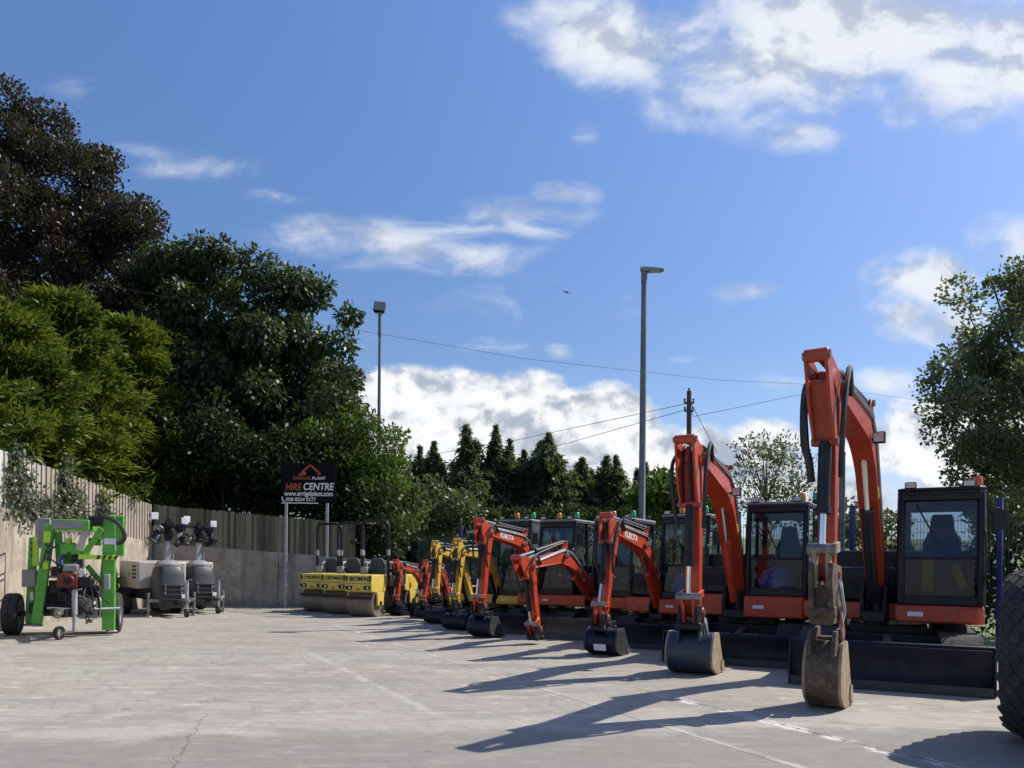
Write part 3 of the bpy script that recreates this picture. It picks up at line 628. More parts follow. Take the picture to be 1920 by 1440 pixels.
for (px,py,Y,rx,rz,lb) in ((1640,1005,21,60,38,'pale bush seen between the nearest boom and cab'),(1560,985,22,60,40,'pale bush behind the gap left of the nearest boom'),(1890,985,14.5,60,60,'pale bush right of the nearest cab')):
    e=E3(px,py,Y,rx,rz)
    broadleaf('bush',(e[0],e[1]),[e],22,(.25,.5),420,.13,.08,M['paleleaf'],lb,'bush','bushes behind the mesh fence',r=.06,ntips=8)
def bare_shrub():
    c=at(1662,1000,19); root=thing('bare_shrub',(c.x,c.y,0),0,'leafless twiggy shrub left of the nearest cab roof','shrub')
    mb=MB()
    for i in range(46):
        a=rng.uniform(0,6.28); r=rng.uniform(.1,.5); z=rng.uniform(1.6,2.9)
        mb.tube(arc_tube([(0,0,.0),(cos(a)*r*.35,sin(a)*r*.35,z*.55),(cos(a)*r,sin(a)*r,z)],4),[.018-.0019*k for k in range(9)],5)
    mb.build('twigs',M['bark'],root)
bare_shrub()
def hedge():
    A=Vector((11.5,10.6)); B=Vector((-2.2,27.0)); d=(B-A); L=d.length; d.normalize(); n=Vector((-d.y,d.x))*-1
    cl=[]
    for t in np.arange(0,L,.55):
        for k in range(2):
            p=A+d*t+n*(.25+k*.55+rng.uniform(0,.4)); cl.append((p.x,p.y,.40+k*.35+rng.uniform(0,.45),rng.uniform(.42,.62)))
            if p.y<15.5: cl.append((p.x+.2,p.y+.2,1.2+rng.uniform(0,.35),rng.uniform(.40,.55)))
    root=thing('hedge',(A.x,A.y,0),0,'low dark hedge running behind the mesh fence','hedge')
    crown('foliage',root,cl,750,.12,.075,M['shrubleaf'],0,flat=.9)
hedge()

# ------------------------------------------------------------------ mesh fence with blue posts
def mesh_fence():
    A=Vector((11.28,8.97)); B=Vector((-3.2,25.85)); d=(B-A); L=d.length; d.normalize()
    n=9; step=L/n
    lab=['nearest panel of welded mesh fence behind the big tyre','mesh fence panel behind the nearest cab','mesh fence panel behind the second excavator','mesh fence panel between the second and third cabs',
         'mesh fence panel behind the third excavator','mesh fence panel behind the fourth excavator','mesh fence panel behind the tallest yellow excavator','mesh fence panel behind the small excavators','farthest mesh fence panel beside the rollers']
    for i in range(n):
        p=A+d*step*i
        root=thing('mesh_fence',(p.x,p.y,0),math.atan2(d.y,d.x),lab[i],'fence','mesh fence panels')
        MB().box((0,0,1.30),(.085,.065,2.6)).box((0,0,2.612),(.095,.075,.024)).build('post',M['bluepost'],root,bevel=.006)
        mb=MB(); x=.08
        while x<step-.05: mb.box((x,.02,1.2),(.006,.006,2.3)); x+=.055
        for k in range(12): mb.box((step/2,.028,.08+k*.2),(step-.06,.008,.008))
        mb.build('wire_panel',M['mesh'],root,smooth=0)
        mb=MB()
        for z in (.3,1.2,2.2): mb.box((.0,-.045,z),(.10,.02,.05))
        mb.build('clamp',M['galv'],root)
mesh_fence()

# ------------------------------------------------------------------ poles and cables
def flood_pole():
    b=at(708,1050,30.5); top=at(708.5,588,30.5).z
    r=thing('floodlight_pole',(b.x,b.y,0),0,'dark pole with one square floodlight beside the chestnut tree','lamp post')
    MB().tube([(0,0,0),(0,0,top*.55),(0,0,top-.9)],[.085,.07,.055],12).cyl((0,0,top-.9),(0,0,top),.075,n=12).build('pole',M['pole'],r)
    h=MB(Matrix.Translation((-.02,0,top+.24))@Matrix.Rotation(radians(-18),4,'X')@Matrix.Rotation(radians(6),4,'Y'))
    h.box((0,.02,0),(.42,.16,.40)); h.box((0,-.075,.0),(.45,.03,.43)); ho=h.build('lamp_head',M['darkhole'],r,bevel=.01)
    MB(h.M).box((0,-.095,0),(.39,.012,.36)).build('lamp_glass',M['grey'],ho)
    MB().box((0,0,top+.02),(.34,.05,.035)).box((-.16,0,top+.12),(.02,.05,.22)).box((.16,0,top+.12),(.02,.05,.22)).build('bracket',M['galv'],r)
flood_pole()
def lamp_post():
    b=at(1203,1000,19.5); top=at(1206,510,19.5).z
    r=thing('lamp_post',(b.x,b.y,0),0,'tall grey steel lamp post with flat lamp head pointing right','lamp post')
    MB().tube([(0,0,0),(0,0,1.4),(0,0,1.42),(0,0,top*.6),(0,0,top)],[.105,.105,.088,.08,.068],14).cyl((0,0,top-.28),(0,0,top+.02),.078,n=14).build('pole',M['pole'],r)
    h=MB(); h.prism([(-.10,-.02),(.06,-.05),(.42,-.035),(.50,-.005),(.42,.02),(.05,.06),(-.09,.05)],-.10,.10)
    h.M=Matrix(); ho=h.build('lamp_head',M['grey'],r,bevel=.012); ho.location=(0,0,top+.05); ho.rotation_euler=(0,radians(3),radians(-12))
    MB().box((.27,0,-.05),(.26,.15,.012)).build('lamp_glass',M['lens'],ho)
    MB().box((.09,0,1.0),(.01,.10,.45)).build('access_door',M['galv'],r)
lamp_post()
def short_pole():
    b=at(1578,1000,18.5); r=thing('steel_post',(b.x,b.y,0),0,'plain grey steel post standing behind the nearest boom','post')
    MB().tube([(0,0,0),(0,0,4.2)],[.075,.07],12).build('shaft',M['pole'],r)
    MB().lathe([(0,.05),(.075,.03),(.08,0),(.08,-.04)],(0,0,4.2)).build('cap',M['galv'],r)
    MB().box((0,0,.02),(.26,.26,.03)).build('base_plate',M['galv'],r)
short_pole()
UP=at(1293,1000,40)
def utility_pole():
    top=at(1289,733,40).z
    r=thing('utility_pole',(UP.x,UP.y,0),0,'slim wooden utility pole on the skyline behind the second boom','utility pole')
    MB().tube([(0,0,0),(-.1,0,top)],[.17,.12],10).build('shaft',M['wood'],r)
    MB().box((-.1,0,top-.62),(.50,.12,.09)).box((-.1,0,top-1.05),(.46,.12,.08)).build('crossarm',M['wood'],r)
    for x,z in ((-.33,-.55),(.13,-.55),(-.31,-.98),(.11,-.98),(-.1,.0)):
        MB().lathe([(.0,.16),(.05,.14),(.06,.08),(.035,.05),(.055,.02),(.02,-.02)],(x,0,top+z),n=10).build('insulator',M['darkgrey'],r)
utility_pole()
def cable(pts, r, label, sag=0):
    P=[Vector(p) for p in pts]; Q=[]
    for a,b in zip(P,P[1:]):
        for i in range(10): t=i/10; Q.append(a.lerp(b,t)-Vector((0,0,sag*4*t*(1-t))))
    Q.append(P[-1]); o=P[0].copy()
    ob=MB(Matrix.Translation(-o)).tube(Q,r,5).build('overhead_cable',M['hose'],None); ob.location=o
    tag(ob,label,'cable','overhead cables')
cable([at(1287,757,40),at(950,829,48),at(700,870,60)],.016,'upper cable running left from the utility pole top')
cable([at(1287,768,40),at(1060,832,48),at(800,890,60)],.016,'lower cable running left from the utility pole')
cable([at(1294,768,40),at(1300,781,40.3),at(1490,742,46),at(1530,735,47.5)],.014,'cable climbing right from the utility pole behind the tall boom')
cable([at(1296,757,40),at(1345,850,40)],.016,'stay wire slanting down right of the utility pole')
cable([at(150,525,22),at(280,551,23),at(600,607,25),at(980,672,32),at(1340,712,38),at(1500,720,39),at(1720,750,41),at(2000,792,43)],.008,'long thin cable crossing the sky from the trees on the left to the right')
def bird():
    c=at(1062,548,60); r=thing('bird',c,0,'tiny dark bird gliding in the sky left of the lamp post','bird')
    MB().lathe([(0,-.2),(.05,-.1),(.06,0),(.035,.12),(0,.2)],axis='x',n=8).build('body',M['hose'],r)
    for s in (-1,1): MB().prism([(.07,0),(.03,s*.28),(-.05,s*.45),(-.04,s*.2),(-.07,0)],-.008,.008,'z').build('wing',M['hose'],r)
    r.rotation_euler=(.1,0,2.2)
bird()

# ------------------------------------------------------------------ lettering
def text(body, size, mat, parent, loc, rot, name='lettering', ext=.002, align='CENTER', sx=1, shear=0):
    cu=bpy.data.curves.new(name,'FONT'); cu.body=body; cu.size=size; cu.extrude=ext; cu.align_x=align; cu.align_y='CENTER'; cu.offset=size*.022; cu.shear=shear
    cu.materials.append(mat); t_=bpy.data.objects.new('tmp',cu); me=bpy.data.meshes.new_from_object(t_); bpy.data.objects.remove(t_); bpy.data.curves.remove(cu)
    me.name=name; o=bpy.data.objects.new(name,me); COL.objects.link(o); o.parent=parent
    o.location=loc; o.rotation_euler=rot; o.scale=(sx,1,1); return o

# ------------------------------------------------------------------ hire sign
def sign():
    a=at(534,1140,24.1); b=at(611,1140,24.1)
    r=thing('hire_sign',((a.x+b.x)/2,24.1,0),0,'black hire centre sign board on two steel posts before the far wall','sign')
    hw=(b.x-a.x)/2; zt=at(575,868,24.1).z; zb=at(580,943,24.1).z; cx=at(579,900,24.1).x-(a.x+b.x)/2
    W=102*24.1/F
    for x in (-hw,hw): 
        MB().box((x,.05,zt/2),(.08,.06,zt)).build('post',M['galv'],r,bevel=.006)
    MB().box((cx,0,(zt+zb)/2),(W,.03,zt-zb)).build('sign_panel',M['signblack'],r,bevel=.004)
    R=(pi/2,0,0); y=-.020; s=24.1/F
    def zz(py): return at(580,py,24.1).z
    def xx(px): return at(px,900,24.1).x-(a.x+b.x)/2
    text('HIRE',.31,M['signorange'],r,(xx(550),y,zz(914)),R,sx=.76,shear=.15)
    text('CENTRE',.31,M['letter'],r,(xx(597),y,zz(913)),R,sx=.83,shear=.15)
    text('www.errigalplant.com',.215,M['letter'],r,(xx(579.5),y,zz(926)),R,sx=.80)
    text('028 8224 0177',.155,M['letter'],r,(xx(565),y,zz(937)),R)
    text('ERRIGAL',.125,M['signorange'],r,(xx(567),y,zz(897)),R,sx=1.2)
    text('PLANT',.125,M['letter'],r,(xx(598),y,zz(897)),R,sx=1.1)
    lg=MB(); P=[(560,891),(582,872),(599,887)]
    for p,q in zip(P,P[1:]): lg.bar((xx(p[0]),y,zz(p[1])),(xx(q[0]),y,zz(q[1])),.008,.055,up=(0,0,1))
    lg.bar((xx(562),y,zz(890)),(xx(574),y,zz(887)),.008,.10); lg.bar((xx(597),y,zz(886)),(xx(600),y,zz(890)),.008,.09)
    lg.build('logo',M['signorange'],r,smooth=0)
    MB().box((xx(572)-.15,y,zz(943.5)),(1.15,.006,.03)).build('underline',M['letter'],r)
    ph=MB(); ph.tube(arc_tube([(xx(530),y,zz(932)),(xx(530.5),y,zz(938)),(xx(535),y,zz(941))],4),.022,6); ph.build('phone_symbol',M['letter'],r)
sign()

# ------------------------------------------------------------------ excavators
def hydraulic(name, a, b, r, frac, mbM, mats, root, eye=True):
    a,b=Vector(a),Vector(b); m=a.lerp(b,frac); d=(b-a).normalized()
    mb=MB(mbM).cyl(a,m,r,n=14).cyl(m-d*.05,m+d*.012,r*1.18,n=14)
    o=mb.build(name,mats[0],root)
    MB(mbM).cyl(m,b,r*.52,n=12).build('cylinder_rod',mats[1],o)
    return o
def excavator(P):
    s=P['s']; paint=P['paint']; c=P['c']; Hd,Ud,Bd=P['H'],P['U'],P['B']
    ang=lambda h: math.atan2(-cos(radians(h)),-sin(radians(h)))
    root=thing('excavator',(c[0],c[1],0),ang(Hd),P['label'],'excavator','excavators parked in a row')
    RU=Matrix.Rotation(ang(Ud)-ang(Hd),4,'Z')
    W=P['w']; tw=P.get('tw',.15*W+.08*s); L=P.get('tl',2.35*s)/2; th=.52*s
    # undercarriage
    for sd in (-1,1):
        y0=sd*(W/2-tw/2); R=th/2; xs=L-R
        path=[]; nl=46; per=4*xs+2*pi*R
        for i in range(nl*2):
            d=per*i/(nl*2)
            if d<2*xs: path.append((-xs+d,0,0,-1))
            elif d<2*xs+pi*R: a=(d-2*xs)/R; path.append((xs+R*sin(a),R-R*cos(a),sin(a),-cos(a)))
            elif d<4*xs+pi*R: path.append((xs-(d-2*xs-pi*R),2*R,0,1))
            else: a=(d-4*xs-pi*R)/R; path.append((-xs-R*sin(a),R+R*cos(a),-sin(a),cos(a)))
        vs=[];fs=[];n=len(path)
        for i,(x,z,nx,nz) in enumerate(path):
            o=0 if i%2 else -.028*s
            if (i//2)%2==0: o=0
            for (k,yy) in ((o,-tw/2),(o,tw/2),(-.05*s,tw/2),(-.05*s,-tw/2)):
                vs.append((x+nx*k, y0+yy, z+nz*k))
        for i in range(n):
            j=(i+1)%n
            for k in range(4): fs.append((i*4+k,i*4+(k+1)%4,j*4+(k+1)%4,j*4+k))
        t=MB(RU).add(vs,fs).build('track',M['rubber'],root,smooth=30)
        MB(RU).prism(ribbon([(-xs,R),(xs,R)],[R*.55,R*.55]),y0-tw*.38,y0+tw*.38).build('track_frame',M['black'],t,bevel=.02)
        MB(RU).cyl((-xs,y0-tw*.44,R),(-xs,y0+tw*.44,R),R*.80,n=22).cyl((-xs,y0-tw*.47,R),(-xs,y0+tw*.47,R),R*.4,n=14).build('sprocket',M['steel'],t)
        MB(RU).cyl((xs,y0-tw*.44,R),(xs,y0+tw*.44,R),R*.80,n=22).cyl((xs,y0-tw*.47,R),(xs,y0+tw*.47,R),R*.35,n=14).build('idler',M['steel'],t)
        for k in range(4):
            x=-xs*.62+k*xs*.41
            MB(RU).cyl((x,y0-tw*.42,.11*s),(x,y0+tw*.42,.11*s),.085*s,n=14).build('track_roller',M['steel'],t)
    MB(RU).box((0,0,.36*s),(1.2*s,W-2*tw+.06,.22*s)).box((0,0,.50*s),(.85*s,.85*s,.12*s)).build('chassis',M['black'],root,bevel=.02)
    MB().cyl((0,0,.52*s),(0,0,P['z0']+.01),.42*s,n=28).build('slew_ring',M['steel'],root)
    # dozer blade: curved plate with cheeks
    bx=P['bx']; bw=P['bw']/2; bh=P.get('bh',.42*s); bm=P.get('bladem',M['blade'])
    prof=[(bx-.10*s,bh),(bx-.05*s,bh*.97),(bx-.10*s,bh*.72),(bx-.13*s,bh*.42),(bx-.09*s,bh*.14),(bx,.012)]
    back=[(x-.035*s,z) for x,z in prof]
    bl=MB(RU).prism(prof+back[::-1],-bw,bw)
    bl.cyl((bx-.10*s,-bw,bh),(bx-.10*s,bw,bh),.028*s,n=10)
    for y in (-bw,bw): bl.prism([(bx+.005,.012),(bx-.04*s,bh+.02),(bx-.18*s,bh+.02),(bx-.18*s,.012)],y-.012,y+.012)
    bo=bl.build('dozer_blade',bm,root,bevel=.005,smooth=50)
    MB(RU).box((bx-.012,0,.05*s),(.022,bw*2-.03,.09*s)).build('cutting_edge',M['darkgrey'],bo,bevel=.004)
    for y in (-W*.26,W*.26): MB(RU).bar((.45*s,y,.30*s),(bx-.15*s,y,.22*s),.10*s,.12*s).build('blade_arm',M['black'],bo,bevel=.012)
    MB(RU).cyl((.4*s,0,.42*s),(bx-.2*s,0,.34*s),.05*s,n=12).build('blade_cylinder',M['steel'],bo)
    # house
    z0,z1=P['z0'],P['z1']; hw=P['hw']; xf=P['xf']; xr=P['xr']
    def plan(f, hwid, r_, inset=0):
        pts=[(f,-hwid),(f,hwid)]
        for i in range(9):
            a=pi/2+i/8*pi/2; pts.append((-xr+r_+r_*cos(a)*1.0, hwid-r_+r_*sin(a)))
        for i in range(9):
            a=pi+i/8*pi/2; pts.append((-xr+r_+r_*cos(a), -hwid+r_+r_*sin(a)))
        return pts
    cy0,cy1=P['cab'][0],P['cab'][1]; cf,cr=P['cab'][2],P['cab'][3]
    hs=MB().prism(plan(xf-.32*s,hw,.5*s),z0,z1,'z')
    hs.prism([(xf-.322*s,cy0-.02),(xf,cy0-.02),(xf,cy1-.06),(xf-.06*s,cy1),(xf-.322*s,cy1)],z0+.005,z1-.003,'z')
    ho=hs.build('house',paint,root,bevel=.03)
    MB().box((xf+.004,(cy0+cy1)/2-.28*(cy1-cy0),(z0+z1)/2),(.006,.16*s,.05*s)).build('sticker',M['sticker'],ho)
    zh=P['zh']; b=MB().prism(plan(-.45*s,hw-.02,.45*s),z1+.004,zh,'z'); b.prism([(-.452*s,-hw+.02),(.28*s,-hw+.02),(.34*s,-hw+.12),(.34*s,cy0-.05),(-.452*s,cy0-.05)],z1+.004,zh-.22*s,'z')
    hd=b.build('engine_hood',P.get('hood',paint),root,bevel=.05)
    MB().box((-xr+.09*s,0,z1+.12*s),(.22*s,hw*1.5,.20*s)).build('counterweight',M['black'],root,bevel=.04)
    MB().box((.346*s,(-hw+cy0)/2,(z1+zh-.2*s)/2),(.01,abs(-hw-cy0)*.5,.18*s)).build('hood_grille',M['darkhole'],hd)
    # cab
    zc=P['zc']
    if P['kind']=='cab':
        t=.075*s; zr=zc-.09; zs=z1+.006
        mb=MB()
        for (x,y) in ((cf-t/2,cy0+t/2),(cf-t/2,cy1-t/2)):
            mb.tube(arc_tube([(x,y,zs),(x+.03,y,zs+(zr-zs)*.35),(x-.02,y,zs+(zr-zs)*.75),(x-.10*s,y,zr)],5),t*.62,6)
        for (x,y) in ((cr+t/2,cy0+t/2),(cr+t/2,cy1-t/2)): mb.box((x,y,(zs+zr)/2),(t,t,zr-zs))
        for y in (cy0+t*.35,cy1-t*.35):
            mb.box(((cf*.45+cr*.55),y,(zs+zr)/2),(.06*s,.05,zr-zs))
            mb.box(((cf+cr)/2,y,zs+.05),(cf-cr-t,.05,.10))
        zm=zs+(zr-zs)*.42
        mb.box((cf+.012-t/2,(cy0+cy1)/2,zm),(.04,cy1-cy0-t,.035)); mb.box((cf-t/2,(cy0+cy1)/2,zs+.06),(.06,cy1-cy0-t,.12))
        mb.box((cf-.10*s,(cy0+cy1)/2,zr-.03),(.07,cy1-cy0-t,.10))
        mb.box((cr+t*.4,(cy0+cy1)/2,zs+.22*s),(.05,cy1-cy0-t,.44*s))
        mb.box(((cf+cr)/2,(cy0+cy1)/2,zs+.01),(cf-cr-.02,cy1-cy0-.02,.025))
        cab=mb.build('cab',M['cabblack'],root,bevel=.012)
        pl=[(cr-.03,-1),(cf-.13*s,-1),(cf-.05*s,-.86),(cf-.05*s,.86),(cf-.13*s,1),(cr-.03,1)]
        rf=MB().prism(pl,zr,zc-.045,'z').prism(pl,zc-.043,zc,'z',1)  # pale upper slab paints in the sky highlight along the roof edge
        yc,hy=(cy0+cy1)/2,(cy1-cy0)/2+.01; rf.v=[(x,yc+y*hy,z) for x,y,z in rf.v]
        rf.box(((cf+cr)/2-.06,yc,zc+.012),((cf-cr)*.62,hy*1.4,.03))
        rf.build('roof',[M['black'],P.get('roofm',M['grey'])],cab,bevel=.018,seg=3)
        q=cf-.02; g=M['glass']
        def pane(nm,vs): return MB().add(vs,[(0,1,2,3)]).build(nm,g,cab,smooth=0)
        a,b_=cy0+t,cy1-t
        MB().box((cf-.16*s,yc,zr-.10*s),(.02,cy1-cy0-2.2*t,.20*s)).build('sun_visor',M['seat'],cab,bevel=.006)
        pane('windscreen',[(q,a,zm+.01),(q,b_,zm+.01),(q-.10*s+.0,b_,zr-.06),(q-.10*s,a,zr-.06)])
        pane('lower_windscreen',[(q-.03,a,zs+.10),(q-.03,b_,zs+.10),(q,b_,zm-.01),(q,a,zm-.01)])
        xm=cf*.45+cr*.55
        for y in (cy0+.02,cy1-.02):
            pane('side_window',[(cf-t,y,zs+.10),(xm+.03,y,zs+.10),(xm+.03,y,zr),(cf-.12*s,y,zr)])
            pane('side_window',[(xm-.03,y,zs+.10),(cr+t,y,zs+.10),(cr+t,y,zr),(xm-.03,y,zr)])
        pane('rear_window',[(cr+.03,a,zs+.45*s),(cr+.03,b_,zs+.45*s),(cr+.03,b_,zr),(cr+.03,a,zr)])
        for y in (cy0+.13*s,cy1-.16*s):
            w=MB().box((cf-.07*s,y,zc+.035),(.08*s,.12*s,.075*s)).build('work_light',M['black'],cab,bevel=.012)
            MB().box((cf-.07*s+.041*s,y,zc+.035),(.004,.10*s,.055*s)).build('lens',M['lens'],w)
        for k,(dx,dy,mt,lb) in enumerate(P.get('beacons',[(.5,.22,'amber','amber beacon'),(.5,.72,'greenlens','green beacon')])):
            x=cf+(cr-cf)*dx; y=cy0+(cy1-cy0)*dy
            bc=MB().lathe([(0,.135),(.035,.13),(.052,.11),(.055,.05),(.055,.0)],(x,y,zc+.06),n=14).build('beacon',M[mt],cab,label=lb)
            MB().cyl((x,y,zc),(x,y,zc+.065),.062,n=14).build('beacon_base',M['black'],bc)
        MB().tube(arc_tube([(cf+.03,cy1-.02,zs+.25),(cf+.08,cy1+.01,zs+.5),(cf+.06,cy1+.0,zs+.9),(cf,cy1-.02,zs+1.0)],4),.013,6).build('grab_rail',M['black'],cab)
        MB().bar((q-.01,yc+.05,zm+.05),(q-.09*s,yc-.25*s,zr-.12),.012,.02).build('wiper',M['black'],cab)
        mr=MB(); mr.tube([(cf-.05,cy1,zr-.15),(cf+.05,cy1+.14,zr-.22)],.01,6); mr.box((cf+.05,cy1+.16,zr-.36),(.03,.15,.26)); mr.build('mirror',M['black'],cab,bevel=.01)
        MB().tube([((xm+.05),cy1+.015,zs+.75),((xm+.05),cy1+.03,zs+.9)],.014,6).build('door_handle',M['steel'],cab)
        if P.get('inside')=='sheet':
            MB().lathe([(0,.42),(.20,.36),(.30,.18),(.26,.02),(0,0)],(cf-.34,yc-.05,zs+.05),n=12).build('plastic_sheet',M['bluerag'],cab,smooth=60)
        if P.get('inside')=='pads':
            MB().box((cf-.14,cy1-.30,zs+.38),(.05,.10,.34),Matrix.Rotation(.35,4,'X')).box((cf-.2,cy0+.36,zs+.40),(.05,.14,.46)).build('pedal_pad',M['yellowpad'],cab,bevel=.02)
    else:
        yc=(cy0+cy1)/2; mb=MB(); zt=zc
        if P['kind']=='canopy':
            for y in (cy0+.04,cy1-.04):
                mb.tube(arc_tube([(cr+.02,y,z1),(cr+.02,y,zt-.25),(cr+.10,y,zt-.06),(cr+.3,y,zt-.04)],4),.032,8)
                mb.tube([(cf-.06,y,z1),(cf-.12,y,zt-.05)],.028,8)
            cab=mb.build('canopy',M['cabblack'],root)
            rf=MB().box(((cf+cr)/2,yc,zt),(cf-cr+.1,cy1-cy0+.05,.07)).build('roof',M['grey'],cab,bevel=.03)
            bc=MB().lathe([(0,.13),(.05,.11),(.052,.0)],((cf+cr)/2,yc,zt+.08),n=12).build('beacon',M['amber'],cab)
            MB().cyl(((cf+cr)/2,yc,zt+.02),((cf+cr)/2,yc,zt+.085),.06,n=12).build('beacon_base',M['black'],bc)
        else:
            mb.tube(arc_tube([(cr+.02,cy0+.05,z1),(cr+.02,cy0+.05,zt-.1),(cr+.02,cy0+.13,zt),(cr+.02,cy1-.13,zt),(cr+.02,cy1-.05,zt-.1),(cr+.02,cy1-.05,z1)],4),.028,8)
            mb.build('roll_bar',M['cabblack'],root)
    # seat and controls
    yc=(cy0+cy1)/2; sx=cr+.30*s
    st=MB().box((sx+.16*s,yc,z1+.36*s),(.46*s,.46*s,.12*s)).build('operator_seat',M['seat'],root,bevel=.04)
    bk=MB(Matrix.Translation((sx-.06*s,yc,z1+.40*s))@Matrix.Rotation(-.16,4,'Y')).prism([(-.22*s,0),(.22*s,0),(.21*s,.34*s),(.14*s,.50*s),(.115*s,.70*s),(-.115*s,.70*s),(-.14*s,.50*s),(-.21*s,.34*s)],-.05*s,.05*s,'x')
    bk.build('backrest',M['seat'],st,bevel=.03)
    MB().box((sx+.12*s,yc,z1+.16*s),(.36*s,.36*s,.30*s)).build('seat_base',M['black'],st)
    for sd in (-1,1):
        k=MB().box((sx+.30*s,yc+sd*.31*s,z1+.36*s),(.42*s,.11*s,.28*s)).build('control_console',M['black'],root,bevel=.03)
        MB().tube([(sx+.44*s,yc+sd*.31*s,z1+.50*s),(sx+.46*s,yc+sd*.30*s,z1+.68*s)],[.014,.022],8).build('lever',M['hose'],k)
    # boom plane
    J=P['J']; fz=J['foot']; by=P['by']; bx0=P['fx']
    MBm=Matrix.Translation((bx0,by,0))@Matrix.Rotation(ang(Bd)-ang(Hd),4,'Z')
    bwid=P.get('boomw',.24*s)
    fp=(0,fz); pv=J['piv']; kn=J['knee']; at_=J['top']; tp=J['tip']
    # swing post
    MB(MBm).cyl((-.12*s,0,fz-.52*s),(-.12*s,0,fz-.02),.15*s,n=18).prism([(-.16*s,fz-.50*s),(.22*s,fz-.45*s),(.26*s,fz-.22*s),(.08*s,fz+.10*s),(-.10*s,fz+.08*s)],-bwid*.75,-bwid*.52).prism([(-.16*s,fz-.50*s),(.22*s,fz-.45*s),(.26*s,fz-.22*s),(.08*s,fz+.10*s),(-.10*s,fz+.08*s)],bwid*.52,bwid*.75).box((.1*s,0,fz-.40*s),(.3*s,bwid*1.3,.12*s)).build('swing_post',M['black'],root,bevel=.012)
    # boom: lower leg, bend, upper leg
    kc=(kn[0]+.06*s,kn[1]-.20*s)
    low=(fp[0]+(kc[0]-fp[0])*.74-.02*s,fp[1]+(kc[1]-fp[1])*.78); hi=(kc[0]+(pv[0]-kc[0])*.22,kc[1]+(pv[1]-kc[1])*.22)
    cl=[fp,((fp[0]+low[0])/2,(fp[1]+low[1])/2)]+bez(low,kc,hi,9)+[((hi[0]+pv[0])/2,(hi[1]+pv[1])/2),pv]
    bk_w=P.get('bk',.77)
    ws=[w_*bk_w for w_ in [.085*s,.125*s]+[.17*s+.035*s*sin(pi*i/9) for i in range(10)]+[.125*s,.075*s]]
    bm=MB(MBm).prism(ribbon(cl,ws),-bwid/2,bwid/2)
    for sg in (1,-1):
        ed=[(x,z) for x,z in (ribbon(cl,ws)[:len(cl)] if sg>0 else ribbon(cl,ws)[len(cl):][::-1])]
        bm.prism(ribbon(ed,[.011*s]*len(ed)),-bwid/2-.012*s,bwid/2+.012*s)
    bm.cyl((pv[0],-bwid*.66,pv[1]),(pv[0],bwid*.66,pv[1]),.085*s,n=16).cyl((0,-bwid*.74,fz),(0,bwid*.74,fz),.075*s,n=16)
    kb=(kn[0]+.05*s,kn[1]+.10*s)
    for y in (-.07*s,.07*s): bm.prism([(kn[0]-.10*s,kn[1]-.04*s),(kb[0]-.05*s,kb[1]+.04*s),(kb[0]+.05*s,kb[1]+.04*s),(kn[0]+.22*s,kn[1]-.04*s)],y-.014*s,y+.014*s)
    boom=bm.build('boom',paint,root,bevel=.008*s,smooth=30)
    ys=(cl[2][0]*.6+cl[1][0]*.4, cl[2][1]*.6+cl[1][1]*.4); ya=math.atan2(cl[2][1]-cl[0][1],cl[2][0]-cl[0][0])
    for k_,(mt_,w_,h_) in enumerate((('yellow',.10,.13),('sticker',.07,.05))):
        MB(MBm@Matrix.Translation((ys[0]-.22*s*k_,bwid/2+.003,ys[1]-.24*s*k_))@Matrix.Rotation(-ya,4,'Y')).box((0,0,0),(h_*s,.005,w_*s)).build('sticker',M[mt_],boom,smooth=0)
    if P.get('text'):
        ua=math.atan2(pv[1]-hi[1],pv[0]-hi[0]); mid=((hi[0]*.55+pv[0]*.45),(hi[1]*.55+pv[1]*.45))
        t_=text(P['text'],.16*s,M['letter'],boom,(0,0,0),(0,0,0)); 
        t_.matrix_local=MBm@Matrix.Translation((mid[0],bwid/2+.004,mid[1]))@Matrix.Rotation(pi,4,'Z')@Matrix.Rotation(ua,4,'Y')@Matrix.Rotation(pi/2,4,'X')
    for k_ in (3,6,9,11):
        (x_,z_),(x2,z2)=cl[k_],cl[k_+1]; an=math.atan2(z2-z_,x2-x_); o_=ws[k_]+.03*s
        MB(MBm@Matrix.Translation((x_+(-sin(an))*o_*(1 if cos(an)>-.2 else 1),0,z_+cos(an)*o_))@Matrix.Rotation(-an,4,'Y')).box((0,0,0),(.09*s,bwid*.86,.055*s)).build('hose_clamp',M['black'],boom,bevel=.006)
    # arm
    am=((pv[0]+tp[0])/2,(pv[1]+tp[1])/2); q=((pv[0]*.72+tp[0]*.28),(pv[1]*.72+tp[1]*.28))
    arm=MB(MBm).prism(ribbon([((at_[0]*.4+pv[0]*.6),(at_[1]*.4+pv[1]*.6)),(pv[0]+.035*s,pv[1]),q,am,tp],[.07*s,.115*s,.105*s,.088*s,.055*s]),-bwid*.36,bwid*.36)
    arm.cyl((tp[0],-bwid*.52,tp[1]),(tp[0],bwid*.52,tp[1]),.065*s,n=14).cyl((at_[0],-bwid*.5,at_[1]),(at_[0],bwid*.5,at_[1]),.055*s,n=14)
    for y in (-bwid*.43,bwid*.43): arm.prism(ribbon([at_,pv,q],[.06*s,.15*s,.08*s]),y-.012*s,y+.012*s)
    dx,dz=tp[0]-pv[0],tp[1]-pv[1]; l=math.hypot(dx,dz); ux,uz=dx/l,dz/l; ox,oz=-uz,ux
    if ox<0: ox,oz=-ox,-oz
    ef=P.get('ear',.16); b0=(pv[0]+ux*ef*l+ox*.20*s,pv[1]+uz*ef*l+oz*.20*s)
